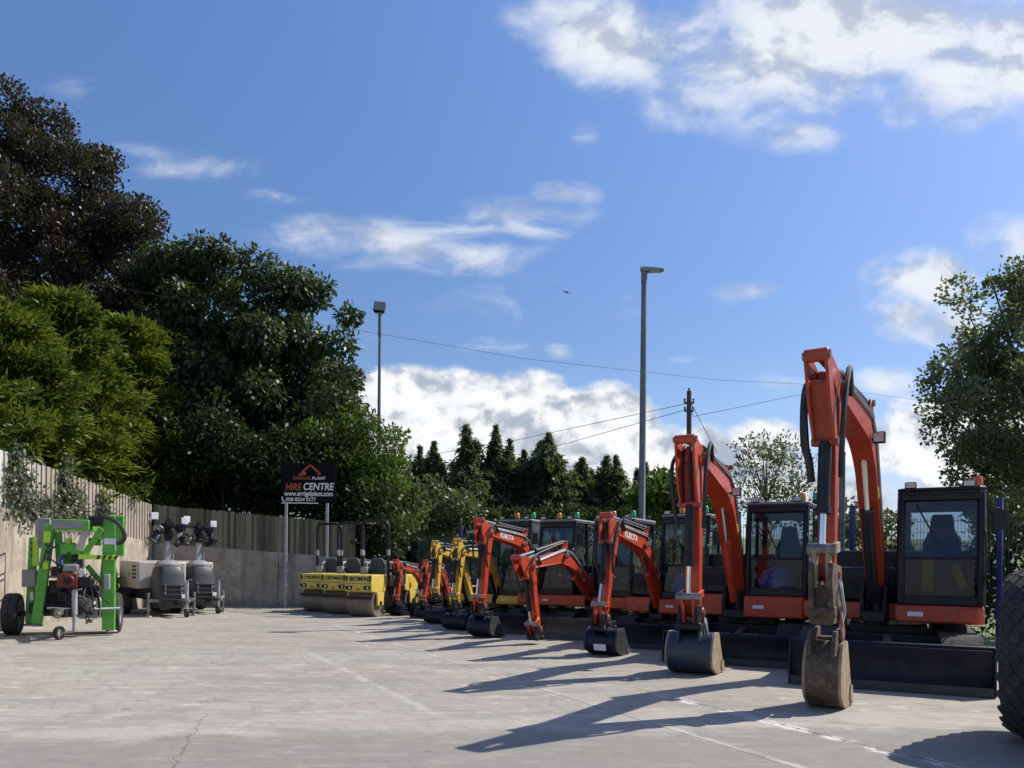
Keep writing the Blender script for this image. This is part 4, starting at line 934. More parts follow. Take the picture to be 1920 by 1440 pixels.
    for y in (-bwid*.43,bwid*.43): arm.prism(ribbon([at_,((at_[0]*.45+b0[0]*.55),(at_[1]*.45+b0[1]*.55)),b0],[.06*s,.10*s,.05*s]),y-.013*s,y+.013*s)
    arm.cyl((b0[0],-bwid*.48,b0[1]),(b0[0],bwid*.48,b0[1]),.04*s,n=12)
    if P.get('cover'): arm.bar((at_[0]*.72+b0[0]*.28,0,at_[1]*.72+b0[1]*.28),b0 and (b0[0],0,b0[1]),bwid*.80,.03)
    for nm_,(jx,jz) in (('pivot',pv),('foot',fp),('top',at_),('ear',b0),('knee',kb),('tip',tp)):
        MB(MBm).cyl((jx,-bwid*(.74 if nm_ in ('pivot','foot') else .58),jz),(jx,bwid*(.74 if nm_ in ('pivot','foot') else .58),jz),.036*s,n=12).build('pin',M['steel'],root)
    for k in (0,1):
        off=.135*s+.035*s*k
        pp=[(cl[1][0]-.02*s,bwid/2+.015,cl[1][1]+.02*s)]+[(x-.06*s*0,bwid/2+.015,z+off) for x,z in cl[3:11:2]]+[(pv[0]-.25*s,bwid/2+.015,pv[1]+off*.7)]
        MB(MBm).tube(arc_tube(pp,4),.013*s,6).build('hydraulic_pipe',M['galv'],boom)
    armo=arm.build('arm',P.get('armm',paint),root,bevel=.008*s,smooth=30)
    hm=[M['black'],M['chrome']]
    hydraulic('arm_cylinder',(kb[0],0,kb[1]),(at_[0],0,at_[1]),.058*s,P.get('acf',.62),MBm,hm,root)
    # boom cylinder under the boom with guard
    bc0=(.24*s,fz-.20*s); bc1=(low[0]*.35+kc[0]*.65+.10*s,low[1]*.35+kc[1]*.65-.10*s)
    hydraulic('boom_cylinder',(bc0[0],0,bc0[1]),(bc1[0],0,bc1[1]),.062*s,.62,MBm,[paint if P.get('guard') else M['black'],M['chrome']],root)
    # bucket cylinder on the outer side of the arm
    lk=(tp[0]-ux*.20*s+ox*.24*s,tp[1]-uz*.20*s+oz*.24*s)
    hydraulic('bucket_cylinder',(b0[0],0,b0[1]),(lk[0],0,lk[1]),.055*s,P.get('bcf',.66),MBm,hm,root)
    ar=(tp[0]-ux*.24*s,tp[1]-uz*.24*s); bk=(tp[0]+ox*.17*s+ux*.12*s,tp[1]+oz*.17*s+uz*.12*s)
    lm=P.get('linkm',paint)
    for y in (-bwid*.46,bwid*.46):
        MB(MBm).prism(ribbon([ar,lk],[.045*s,.045*s]),y-.018*s,y+.018*s).build('bucket_link',lm,root,bevel=.006)
        MB(MBm).prism(ribbon([lk,bk],[.05*s,.05*s]),y*.6-.018*s,y*.6+.018*s).build('bucket_link',lm,root,bevel=.006)
    MB(MBm).cyl((lk[0],-bwid*.6,lk[1]),(lk[0],bwid*.6,lk[1]),.05*s,n=12).build('link_pin',M['steel'],root)
    # quick hitch
    hz=tp[1]; hh=P.get('hitch',.22*s)
    hp=[(tp[0]-.12*s,hz+.07*s),(tp[0]+.26*s,hz+.10*s),(tp[0]+.30*s,hz-.06*s),(tp[0]+.20*s,hz-hh),(tp[0]-.10*s,hz-hh),(tp[0]-.16*s,hz-.08*s)]
    hi_=MB(MBm)
    for y in (-bwid*.40,bwid*.40): hi_.prism(hp,y-.022*s,y+.022*s)
    hi_.box((tp[0]+.05*s,0,hz-hh*.62),(.30*s,bwid*.8,P.get('hsolid',.09*s)))
    hi_.cyl((tp[0]-.06*s,-bwid*.6,hz-hh*.8),(tp[0]-.06*s,bwid*.6,hz-hh*.8),.05*s,n=12).cyl((tp[0]+.20*s,-bwid*.6,hz-hh*.75),(tp[0]+.20*s,bwid*.6,hz-hh*.75),.05*s,n=12)
    hi_.build('quick_hitch',P.get('hitchm',M['black']),root,bevel=.008)
    if P.get('bucket'):
        Wb,Hb,mat_s,mat_c=P['bucket']; zt=Hb; x0=P.get('bkx',tp[0]); bs=s; s_=s*P.get('bd',.85)
        w=Wb/2
        sh=[(x0-.02,zt),(x0+.20*s_,zt*1.0),(x0+.34*s_,zt*.80),(x0+.40*s_,zt*.52),(x0+.36*s_,zt*.25),(x0+.25*s_,.07*s),(x0+.08*s_,.012),(x0-.20*s_,.015),(x0-.34*s_,.05*s)]
        # smoothed outer shell
        Q=[(v.x,v.z) for v in arc_tube([(x,0,z) for x,z in sh],4)]
        inn=ribbon(Q,[(.0,.022*s)]*len(Q)) if False else None
        outl=Q; th_=.022*s; ins=[]
        for i,(x,z) in enumerate(Q):
            a=Q[max(i-1,0)];b=Q[min(i+1,len(Q)-1)];tx,tz=b[0]-a[0],b[1]-a[1];ll=math.hypot(tx,tz)
            ins.append((x+tz/ll*th_,z-tx/ll*th_))
        bk_=MB(MBm).prism(outl+ins[::-1],-w+.012,w-.012)
        bk_.cyl((x0+.02,-w*.6,zt),(x0+.02,w*.6,zt),.045*s,n=12)
        for y in (-bwid*.52,bwid*.52): bk_.prism([(x0-.12*s,zt*.86),(x0-.10*s,zt+.12*s),(x0+.26*s,zt+.10*s),(x0+.34*s,zt*.82),(x0+.15*s,zt*.80)],y-.016*s,y+.016*s)
        bo=bk_.build('bucket',mat_s,root,bevel=.004,smooth=40)
        side=[(x-.003,z+.003) for x,z in Q]+[(x0-.30*s_,zt*.30),(x0-.16*s_,zt*.68),(x0-.06*s_,zt*.96)]
        for y in (-w,w): MB(MBm).prism(side,y-.014*s,y+.014*s).build('side_plate',mat_c,bo,bevel=.004,smooth=0)
        for y in (-w-.016*s,w+.016*s):
            MB(MBm).prism([(x0-.36*s_,.02),(x0-.30*s_,zt*.30),(x0-.20*s_,zt*.34),(x0-.16*s_,zt*.18),(x0-.24*s_,.02)],y-.012*s,y+.012*s).build('side_cutter',P.get('toothm',M['steel']),bo)
        nt_=5
        for k in range(nt_):
            y=-w+.05*s+(2*w-.10*s)*k/(nt_-1)
            MB(MBm).add([(x0-.30*s,y-.04*s,.012),(x0-.30*s,y+.04*s,.012),(x0-.30*s,y+.04*s,.085*s),(x0-.30*s,y-.04*s,.085*s),(x0-.50*s,y-.022*s,.05*s),(x0-.50*s,y+.022*s,.05*s),(x0-.50*s,y+.022*s,.07*s),(x0-.50*s,y-.022*s,.07*s)],
                [(0,1,2,3),(7,6,5,4),(0,4,5,1),(1,5,6,2),(2,6,7,3),(3,7,4,0)]).build('bucket_tooth',P.get('toothm',M['steel']),bo,smooth=0)
        if P.get('plate'):
            x=x0+.385*s
            MB(MBm@Matrix.Translation((x0+.345*s,.02,zt*.36))@Matrix.Rotation(.30,4,'Y')).box((.03,0,0),(.012,Wb*.38,zt*.24)).build('number_plate',M['sticker'],bo)
    # hoses
    kz=kn[1]
    for i,y in enumerate((-.28,.0,.28)):
        y=y*bwid*.8
        pts=[(kn[0]-.45*s,y,kz-.50*s),(kn[0]-.16*s,y,kz-.02*s+.02*i),(kn[0]+.15*s,y,kz+.07*s),(pv[0]*.6+kn[0]*.4,y,pv[1]*.6+kz*.4+.16*s),(pv[0]-.05*s,y*1.3,pv[1]+.18*s),(pv[0]+.20*s,y*1.6,pv[1]+.06*s),(q[0]+.16*s,y*1.6,q[1])]
        MB(MBm).tube(arc_tube(pts,5),.020*s,6).build('hydraulic_hose',M['hose'],boom)
    for sd,dz_ in ((-1,.0),(1,.10)):
        y=sd*bwid*.62
        pts=[(pv[0]-.30*s,y,pv[1]+.02*s),(pv[0]-.02*s,y*1.25,pv[1]+(.10+dz_)*s),(pv[0]+.26*s,y*1.35,pv[1]-.12*s),(q[0]+.24*s,y*1.2,q[1]-.06*s),(q[0]+.14*s,y,q[1]-.32*s)]
        MB(MBm).tube(arc_tube(pts,6),.024*s,7).build('hydraulic_hose',M['hose'],boom)
    if P.get('sidehose'):
        y=-bwid*.8
        pts=[(pv[0]-.10,y*.7,pv[1]+.02),(pv[0]+.06,y*1.15,pv[1]+.10),(pv[0]+.14,y*1.3,pv[1]-.12),(q[0]+.16,y*1.22,q[1]),(am[0]+.14,y*.95,am[1]+.22),(am[0]+.14,y*.8,am[1])]
        MB(MBm).tube(arc_tube(pts,6),.034*s,8).build('hydraulic_hose',M['hose'],boom)
    for k,(mt,rr,z_a,z_b) in enumerate(P.get('straps',[])):
        y=bwid*.55
        MB(MBm).tube(arc_tube([(tp[0]-.02,y,z_a),(tp[0]+.06,y*1.25,(z_a*.7+z_b*.3)),(tp[0]-.03+.03*k,y*1.3,(z_a*.35+z_b*.65)),(tp[0]+.05,y*1.15,z_b)],5),rr,6).build('coupler_strap',M[mt],root)
    lx=(low[0]+kc[0])/2+.02; lz=(low[1]+kc[1])/2+.10
    lt=MB(MBm).box((lx+.26*s,bwid*.9,lz),(.08*s,.12*s,.12*s)).box((lx+.15*s,bwid*.62,lz),(.12*s,bwid*.3,.03)).build('boom_light',M['black'],boom,bevel=.012)
    MB(MBm).box((lx+.305*s,bwid*.9,lz),(.006,.095*s,.095*s)).build('lens',M['lens'],lt)
    return root

def spec(s, big):
    d=dict(s=s)
    return d
OR,YE=M['orange'],M['ochre']
excavator(dict(s=1.18,paint=M['orange_worn'],c=(5.5,11.25),H=30,U=26,B=33,w=2.10,tw=.45,tl=3.5,bx=2.45,bw=2.18,bh=.54,z0=.72,z1=.96,zh=1.72,hw=1.08,xf=.92,xr=1.45,cab=(.17,1.19,.90,-.75),zc=2.53,kind='cab',
  fx=.55,by=-.11,J=dict(foot=1.25,piv=(3.34,3.28),knee=(1.15,3.42),top=(4.05,3.50),tip=(3.45,1.38)),boomw=.225,armm=M['orange_worn'],linkm=M['bucketside'],hitchm=M['bucketmud'],hood=M['black'],roofm=M['cabblack'],hitch=.5,
  bucket=(.34,.69,M['bucketmud'],M['bucketside']),bkx=3.36,bd=.72,ear=.30,cover=True,hsolid=.40,straps=[('galv',.022,1.30,.85),('pinkstrap',.018,1.05,.62),('pinkstrap',.016,.95,.55)],toothm=M['bucketside'],sidehose=True,inside='pads',beacons=[(.45,.93,'redorange','orange beacon')],
  label='nearest and largest orange excavator with tall raised boom and narrow muddy bucket'))
excavator(dict(s=1.08,paint=OR,c=(4.12,13.30),H=28,U=24,B=28,w=1.95,tw=.40,tl=3.2,bx=2.25,bw=2.0,bh=.44,z0=.62,z1=.98,zh=1.68,hw=.98,xf=.85,xr=1.25,cab=(.08,1.04,.84,-.75),zc=2.50,kind='cab',
  fx=.55,by=-.10,J=dict(foot=1.11,piv=(2.83,2.88),knee=(1.09,2.86),top=(3.30,3.09),tip=(2.81,.83)),boomw=.27,guard=True,hood=M['black'],
  bucket=(.61,.56,M['bucketblue'],M['bucketside']),bkx=2.72,bd=.8,ear=.30,straps=[('galv',.022,.75,.35)],toothm=M['bucketside'],inside='sheet',beacons=[(.5,.80,'amber','amber beacon'),(.5,1.02,'greenlens','green beacon')],
  label='orange excavator with a wide clean slate bucket, just left of the nearest one'))
excavator(dict(s=.92,paint=OR,c=(3.17,15.08),H=30,U=24,B=30,w=1.65,bx=1.95,bw=1.65,bh=.42,z0=.55,z1=.84,zh=1.5,hw=.80,xf=.78,xr=.95,cab=(-.02,.90,.76,-.62),zc=2.41,kind='cab',
  fx=.5,by=-.1,J=dict(foot=.86,piv=(2.41,2.01),knee=(.93,2.03),top=(2.64,2.26),tip=(2.73,.60)),boomw=.20,guard=True,bucket=(.54,.44,M['blade'],M['darkgrey']),bkx=2.55,plate=True,text='KUBOTA',inside='sheet',hood=M['black'],
  label='orange excavator whose black bucket carries a white plate'))
excavator(dict(s=.85,paint=OR,c=(2.08,16.65),H=30,U=24,B=30,w=1.5,bx=2.05,bw=1.5,bh=.40,z0=.55,z1=.80,zh=1.45,hw=.74,xf=.72,xr=.85,cab=(-.05,.84,.72,-.6),zc=2.42,kind='cab',bladem=M['darkgrey'],hitch=.2,
  fx=.5,by=-.1,J=dict(foot=.89,piv=(2.88,1.44),knee=(1.5,1.80),top=(3.34,1.57),tip=(2.55,.27)),boomw=.18,guard=True,bcf=.7,hood=M['black'],
  label='orange excavator with its low boom stretched forward and no bucket'))
excavator(dict(s=.85,paint=OR,c=(.97,17.65),H=30,U=26,B=30,w=1.45,bx=1.9,bw=1.5,bh=.40,z0=.55,z1=.80,zh=1.45,hw=.72,xf=.72,xr=.85,cab=(-.05,.84,.72,-.6),zc=2.44,kind='cab',
  fx=.5,by=-.1,J=dict(foot=.83,piv=(2.28,2.07),knee=(.78,2.10),top=(2.56,2.31),tip=(2.45,.62)),boomw=.20,guard=True,bucket=(.52,.42,M['blade'],M['darkgrey']),bkx=2.28,text='KUBOTA',hood=M['black'],
  label='orange excavator with a black bucket between the yellow one and the bucketless one'))
excavator(dict(s=.74,paint=YE,c=(0,18.75),H=30,U=28,B=30,w=1.2,bx=1.75,bw=1.3,bh=.36,z0=.5,z1=.72,zh=1.1,hw=.66,xf=.66,xr=.8,cab=(-.04,.84,.64,-.6),zc=2.50,kind='cab',
  fx=.45,by=-.05,J=dict(foot=.78,piv=(1.74,1.70),knee=(.62,1.82),top=(1.86,1.97),tip=(1.88,.62)),boomw=.18,bucket=(.6,.36,M['blade'],M['blade']),bkx=1.75,hood=M['black'],
  label='yellow excavator with a black cab, beside the orange ones'))
excavator(dict(s=.70,paint=YE,c=(-.8,20.15),H=30,U=28,B=30,w=1.1,bx=1.6,bw=1.25,bh=.34,z0=.48,z1=.68,zh=1.05,hw=.58,xf=.6,xr=.7,cab=(-.08,.62,.56,-.48),zc=2.26,kind='canopy',
  fx=.45,by=-.05,J=dict(foot=.60,piv=(1.44,1.74),knee=(.50,1.79),top=(1.56,1.97),tip=(1.47,.70)),boomw=.16,bucket=(.55,.34,M['blade'],M['blade']),bkx=1.4,hood=M['black'],
  label='yellow excavator with an open canopy, next to the small orange ones'))
excavator(dict(s=.58,paint=OR,c=(-1.5,21.5),H=30,U=28,B=30,w=.95,bx=1.5,bw=1.1,bh=.32,z0=.42,z1=.58,zh=.9,hw=.48,xf=.5,xr=.6,cab=(-.06,.52,.45,-.4),zc=1.45,kind='bar',
  fx=.4,by=-.05,J=dict(foot=.45,piv=(.98,1.29),knee=(.30,1.36),top=(1.08,1.52),tip=(1.12,.45)),boomw=.15,bucket=(.5,.30,M['blade'],M['blade']),bkx=1.0,
  label='small orange micro excavator left of the yellow excavators'))
excavator(dict(s=.58,paint=OR,c=(-2.2,22.8),H=30,U=28,B=30,w=.95,bx=1.5,bw=1.1,bh=.32,z0=.42,z1=.58,zh=.9,hw=.48,xf=.5,xr=.6,cab=(-.06,.52,.45,-.4),zc=1.40,kind='bar',
  fx=.4,by=-.05,J=dict(foot=.42,piv=(1.33,1.36),knee=(.60,1.36),top=(1.50,1.52),tip=(1.43,.42)),boomw=.15,bucket=(.45,.30,M['blade'],M['blade']),bkx=1.35,
  label='small orange micro excavator next to the yellow rollers'))

# ------------------------------------------------------------------ wheels
def wheel(mbM, r, w, parent, c, axis='y', hubmat=None, name='wheel'):
    t=MB(mbM).lathe([(r*.58,-w*.42),(r*.80,-w*.5),(r*.94,-w*.46),(r,-w*.30),(r,-w*.06),(r*.975,-w*.04),(r*.975,w*.04),(r,w*.06),(r,w*.30),(r*.94,w*.46),(r*.80,w*.5),(r*.58,w*.42)],c,axis,32).build(name,M['rubber'],parent,smooth=50)
    MB(mbM).lathe([(0,-w*.30),(r*.20,-w*.34),(r*.24,-w*.20),(r*.50,-w*.16),(r*.56,-w*.40),(r*.60,-w*.42),(r*.60,w*.42),(r*.56,w*.40),(r*.50,w*.16),(r*.24,w*.20),(r*.20,w*.34),(0,w*.30)],c,axis,24).build('rim',hubmat or M['grey'],t,smooth=40)
    return t

# ------------------------------------------------------------------ green trailer lift
def trailer_lift():
    c=at(119.5,1189,14.9)
    r=thing('trailer_lift',(c.x,c.y,0),radians(21),'bright green folded trailer boom lift with two black wheels by the left wall','trailer lift')
    X=lambda px:(px-119.5)/97; Z=lambda py:(1190-py)/97
    I=Matrix()
    for s in (-.90,.84):
        w=wheel(I,.40,.27,r,(s,.25,.40),'x',M['grey'])
        MB().lathe([(0,-.02),(.05,-.02),(.055,.03),(0,.05)],(s-.0,.25-.0,.40),'x',n=12).build('hub_cap',M['white'],w)
    MB().box((0,.25,.40),(1.7,.12,.10)).build('axle',M['black'],r,bevel=.01)
    # A-frame chassis and drawbar
    ch=MB(); ch.bar((-.42,.6,.50),(.10,-1.25,.48),.10,.14).bar((.55,.6,.50),(.18,-1.25,.48),.10,.14).box((.1,.3,.52),(1.0,.9,.14))
    ch.build('chassis',M['black'],r,bevel=.01)
    MB().box((.15,.25,.74),(.95,.7,.42)).build('battery_box',M['darkhole'],r,bevel=.02)
    cp=MB(); cp.box((.15,-1.35,.52),(.10,.34,.10)).cyl((.15,-1.50,.50),(.15,-1.58,.46),.06,n=12); cp.build('coupling',M['steel'],r,bevel=.01)
    jp=MB(); jp.cyl((.34,-1.05,.14),(.34,-1.05,.90),.035,n=12).cyl((.34,-1.05,.45),(.34,-1.05,.88),.048,n=12).bar((.34,-1.05,.90),(.46,-1.12,.92),.02,.02).bar((.34,-1.05,.14),(.18,-1.06,.13),.05,.03)
    j=jp.build('jockey_post',M['galv'],r)
    jw=MB(Matrix.Translation((.10,-1.07,.125))@Matrix.Rotation(radians(62),4,'Z')).lathe([(.075,-.035),(.115,-.04),(.125,0),(.115,.04),(.075,.035)],(0,0,0),'y',24).build('jockey_wheel',M['rubber'],r)
    MB(Matrix.Translation((.10,-1.07,.125))@Matrix.Rotation(radians(62),4,'Z')).lathe([(0,-.03),(.08,-.028),(.085,.0),(.08,.028),(0,.03)],(0,0,0),'y',20).build('rim',M['grey'],jw)
    # outriggers folded upright
    def leg(a,b,w,d,label=None):
        o=MB().bar(a,b,w,d,up=(0,1,0)).build('outrigger',M['green'],r,bevel=.012); return o
    l1=leg((X(59),.25,Z(1168)),(X(64),.25,Z(1008)),.13,.13)
    l2=leg((X(82),-.35,Z(1166)),(X(101),-.30,Z(985)),.17,.15)
    l3=leg((X(198),-.30,Z(1180)),(X(198),-.28,Z(966)),.22,.16)
    l4=leg((X(178),.35,Z(1150)),(X(190),.35,Z(980)),.15,.13)
    MB().box((X(205),-.25,Z(1003)),(.36,.20,.78)).build('outrigger_head',M['green'],r,bevel=.015)
    MB().box((X(200),-.362,Z(1020)),(.21,.006,.24)).build('sticker',M['sticker'],r)
    MB().box((X(71),.10,Z(1034)),(.10,.06,.56)).build('lime_strip',M['lime'],l1)
    MB().box((X(98),-.40,Z(1008)),(.12,.03,.22)).build('lime_strip',M['lime'],l2,bevel=.01)
    MB().box((X(96),-.40,Z(1060)),(.10,.03,.14)).build('lime_strip',M['lime'],l2,bevel=.01)
    for L_,px,y,p0 in ((l1,66,.168,1020),(l2,99,-.412,1024)):
        for k in range(3):
            MB().box((X(px),y-.01,Z(p0+k*12)),(.10,.012,.035),Matrix.Rotation(.5,4,'Y')).build('chevron',M['logo'],L_)
    # foot pads at leg ends
    for px,y,z in ((59,.25,.17),(82,-.35,.2),(203,-.30,.06),(178,.35,.35)):
        MB().lathe([(0,0),(.10,0),(.11,.02),(.05,.05),(.04,.1),(0,.1)],(X(px),y,z),n=14).build('foot_pad',M['galv'],r)
    # folded boom sections and post
    bm=MB(); bm.box((X(138),.15,Z(985)),(.62,1.5,.19)).box((X(136),.2,Z(1030)),(.34,1.3,.20)).box((X(120),.35,Z(1060)),(.24,.24,.9))
    bm.build('boom',M['green'],r,bevel=.015)
    MB().box((X(134),-.607,Z(985)),(.50,.012,.13)).build('boom_end_plate',M['grey'],r)
    MB().box((X(176),-.35,Z(978)),(.22,.3,.17)).build('hose_carrier',M['black'],r,bevel=.02)
    MB().tube(arc_tube([(X(166),-.45,Z(972)),(X(190),-.5,Z(969)),(X(212),-.5,Z(978)),(X(225),-.48,Z(1000)),(X(222),-.45,Z(1014)),(X(212),-.4,Z(1018))],5),.038,8).build('hydraulic_hose',M['hose'],r)
    MB().bar((X(162),-.45,Z(992)),(X(150),-.45,Z(1032)),.12,.05,up=(0,1,0)).build('strut',M['beige'],r,bevel=.008)
    for a_,b_,w_,t_ in (((X(186),-.42,Z(990)),(X(158),-.40,Z(1040)),.10,.06),((X(160),-.2,Z(1060)),(X(190),-.2,Z(1100)),.09,.07),((X(112),-.2,Z(998)),(X(116),-.2,Z(1064)),.12,.10)):
        MB().bar(a_,b_,w_,t_,up=(0,1,0)).build('lift_link',M['green'],r,bevel=.008)
    MB().cyl((X(140),-.38,Z(1052)),(X(162),-.2,Z(990)),.045,n=12).build('lift_cylinder',M['black'],r)
    cb=MB().box((X(181),-.46,Z(1044)),(.66,.05,.085)).build('cross_bar',M['lime'],r,bevel=.006)
    for k in range(4): MB().box((X(184)+k*.10-.02,-.488,Z(1044)),(.045,.008,.084),Matrix.Rotation(.6,4,'Y')).build('chevron',M['logo'],cb)
    # basket rails behind on the left
    bk=MB(); 
    for x in (-.62,-.22): 
        for y in (.75,1.35): bk.cyl((x,y,1.1),(x,y,2.22),.018,n=8)
    for z in (1.12,1.7,2.22): bk.tube([(-.62,.75,z),(-.22,.75,z),(-.22,1.35,z),(-.62,1.35,z),(-.62,.75,z)],.018,8)
    bk.box((-.42,1.05,1.10),(.46,.66,.04))
    bk.build('basket',M['galv'],r)
    MB().box((X(85),.05,Z(998)),(.22,.08,.55)).build('control_cover',M['grey'],r,bevel=.02)
    MB().box((X(64),-.02,Z(1084)),(.23,.22,.33)).build('control_box',M['grey'],r,bevel=.015)
    MB().box((X(68),.0,Z(1117)),(.06,.08,.17)).build('marker_light',M['white'],r,bevel=.01)
    # engine pack
    e=MB().box((X(135),-.55,Z(1087)),(.34,.30,.27)).cyl((X(135),-.72,Z(1088)),(X(135),-.66,Z(1088)),.125,n=20).build('engine',M['red'],r,bevel=.02)
    MB().box((X(139),-.52,Z(1064)),(.25,.26,.14)).build('fuel_tank',M['grey'],e,bevel=.03)
    MB().box((X(115),-.52,Z(1070)),(.17,.20,.17)).build('air_filter',M['black'],e,bevel=.03)
    MB().cyl((X(135),-.735,Z(1088)),(X(135),-.715,Z(1088)),.07,n=16).build('pull_starter',M['black'],e)
    MB().box((X(163),-.55,Z(1090)),(.24,.2,.2)).build('hydraulic_pump',M['black'],r,bevel=.03)
    v=MB()
    for k in range(14):
        a=rng.uniform(-1,1,3); v.cyl((X(168)+a[0]*.14,-.55+a[1]*.06,Z(1140)+a[2]*.22),(X(168)+a[0]*.14+rng.uniform(-.08,.08),-.62+a[1]*.06,Z(1140)+a[2]*.22+rng.uniform(-.08,.08)),rng.uniform(.015,.035),n=8)
    v.box((X(166),-.45,Z(1138)),(.30,.14,.40)); v.build('valve_block',M['steel'],r,bevel=.008)
    h=MB()
    for k in range(6):
        p=[(X(150+rng.uniform(-20,30)),-.6+rng.uniform(-.08,.08),Z(py)) for py in (1075,1100,1125,1150)]
        h.tube(arc_tube(p,5),.013,6)
    h.build('hydraulic_hose',M['hose'],r)
    MB().tube([(X(104),-.7,Z(1136)),(X(142),-.85,Z(1138))],.022,8).tube([(X(178),-.6,Z(1139)),(X(218),-.4,Z(1139))],.022,8).build('side_bar',M['galv'],r)
    for (px,py,w_,h_,y_,mt) in ((88,1060,.16,.22,.0,'grey'),(150,1055,.12,.20,-.35,'darkgrey'),(172,1015,.20,.14,-.2,'green'),(128,1118,.30,.20,-.30,'darkhole'),(108,1100,.20,.26,-.20,'black'),(196,1090,.10,.30,-.42,'galv'),(150,1150,.5,.10,-.35,'black'),(70,1140,.16,.20,.05,'black'),(130,1022,.10,.26,-.25,'lime'),(158,1072,.09,.12,-.5,'white')):
        MB().box((X(px),y_,Z(py)),(w_,.12,h_)).build('component_box',M[mt],r,bevel=.012)
    for k in range(9):
        x_=rng.uniform(100,190); z_=rng.uniform(1010,1110)
        MB().tube(arc_tube([(X(x_),-.5,Z(z_)),(X(x_+rng.uniform(-15,15)),-.58,Z(z_+20)),(X(x_+rng.uniform(-25,25)),-.5,Z(z_+48))],4),.014,6).build('hydraulic_hose',M['hose' if k%3 else 'galv'],r)
    MB().lathe([(0,.16),(.05,.15),(.06,.0),(0,0)],(X(121),-.45,Z(1060)),n=12).build('fluid_bottle',M['bluerag'],r)
trailer_lift()

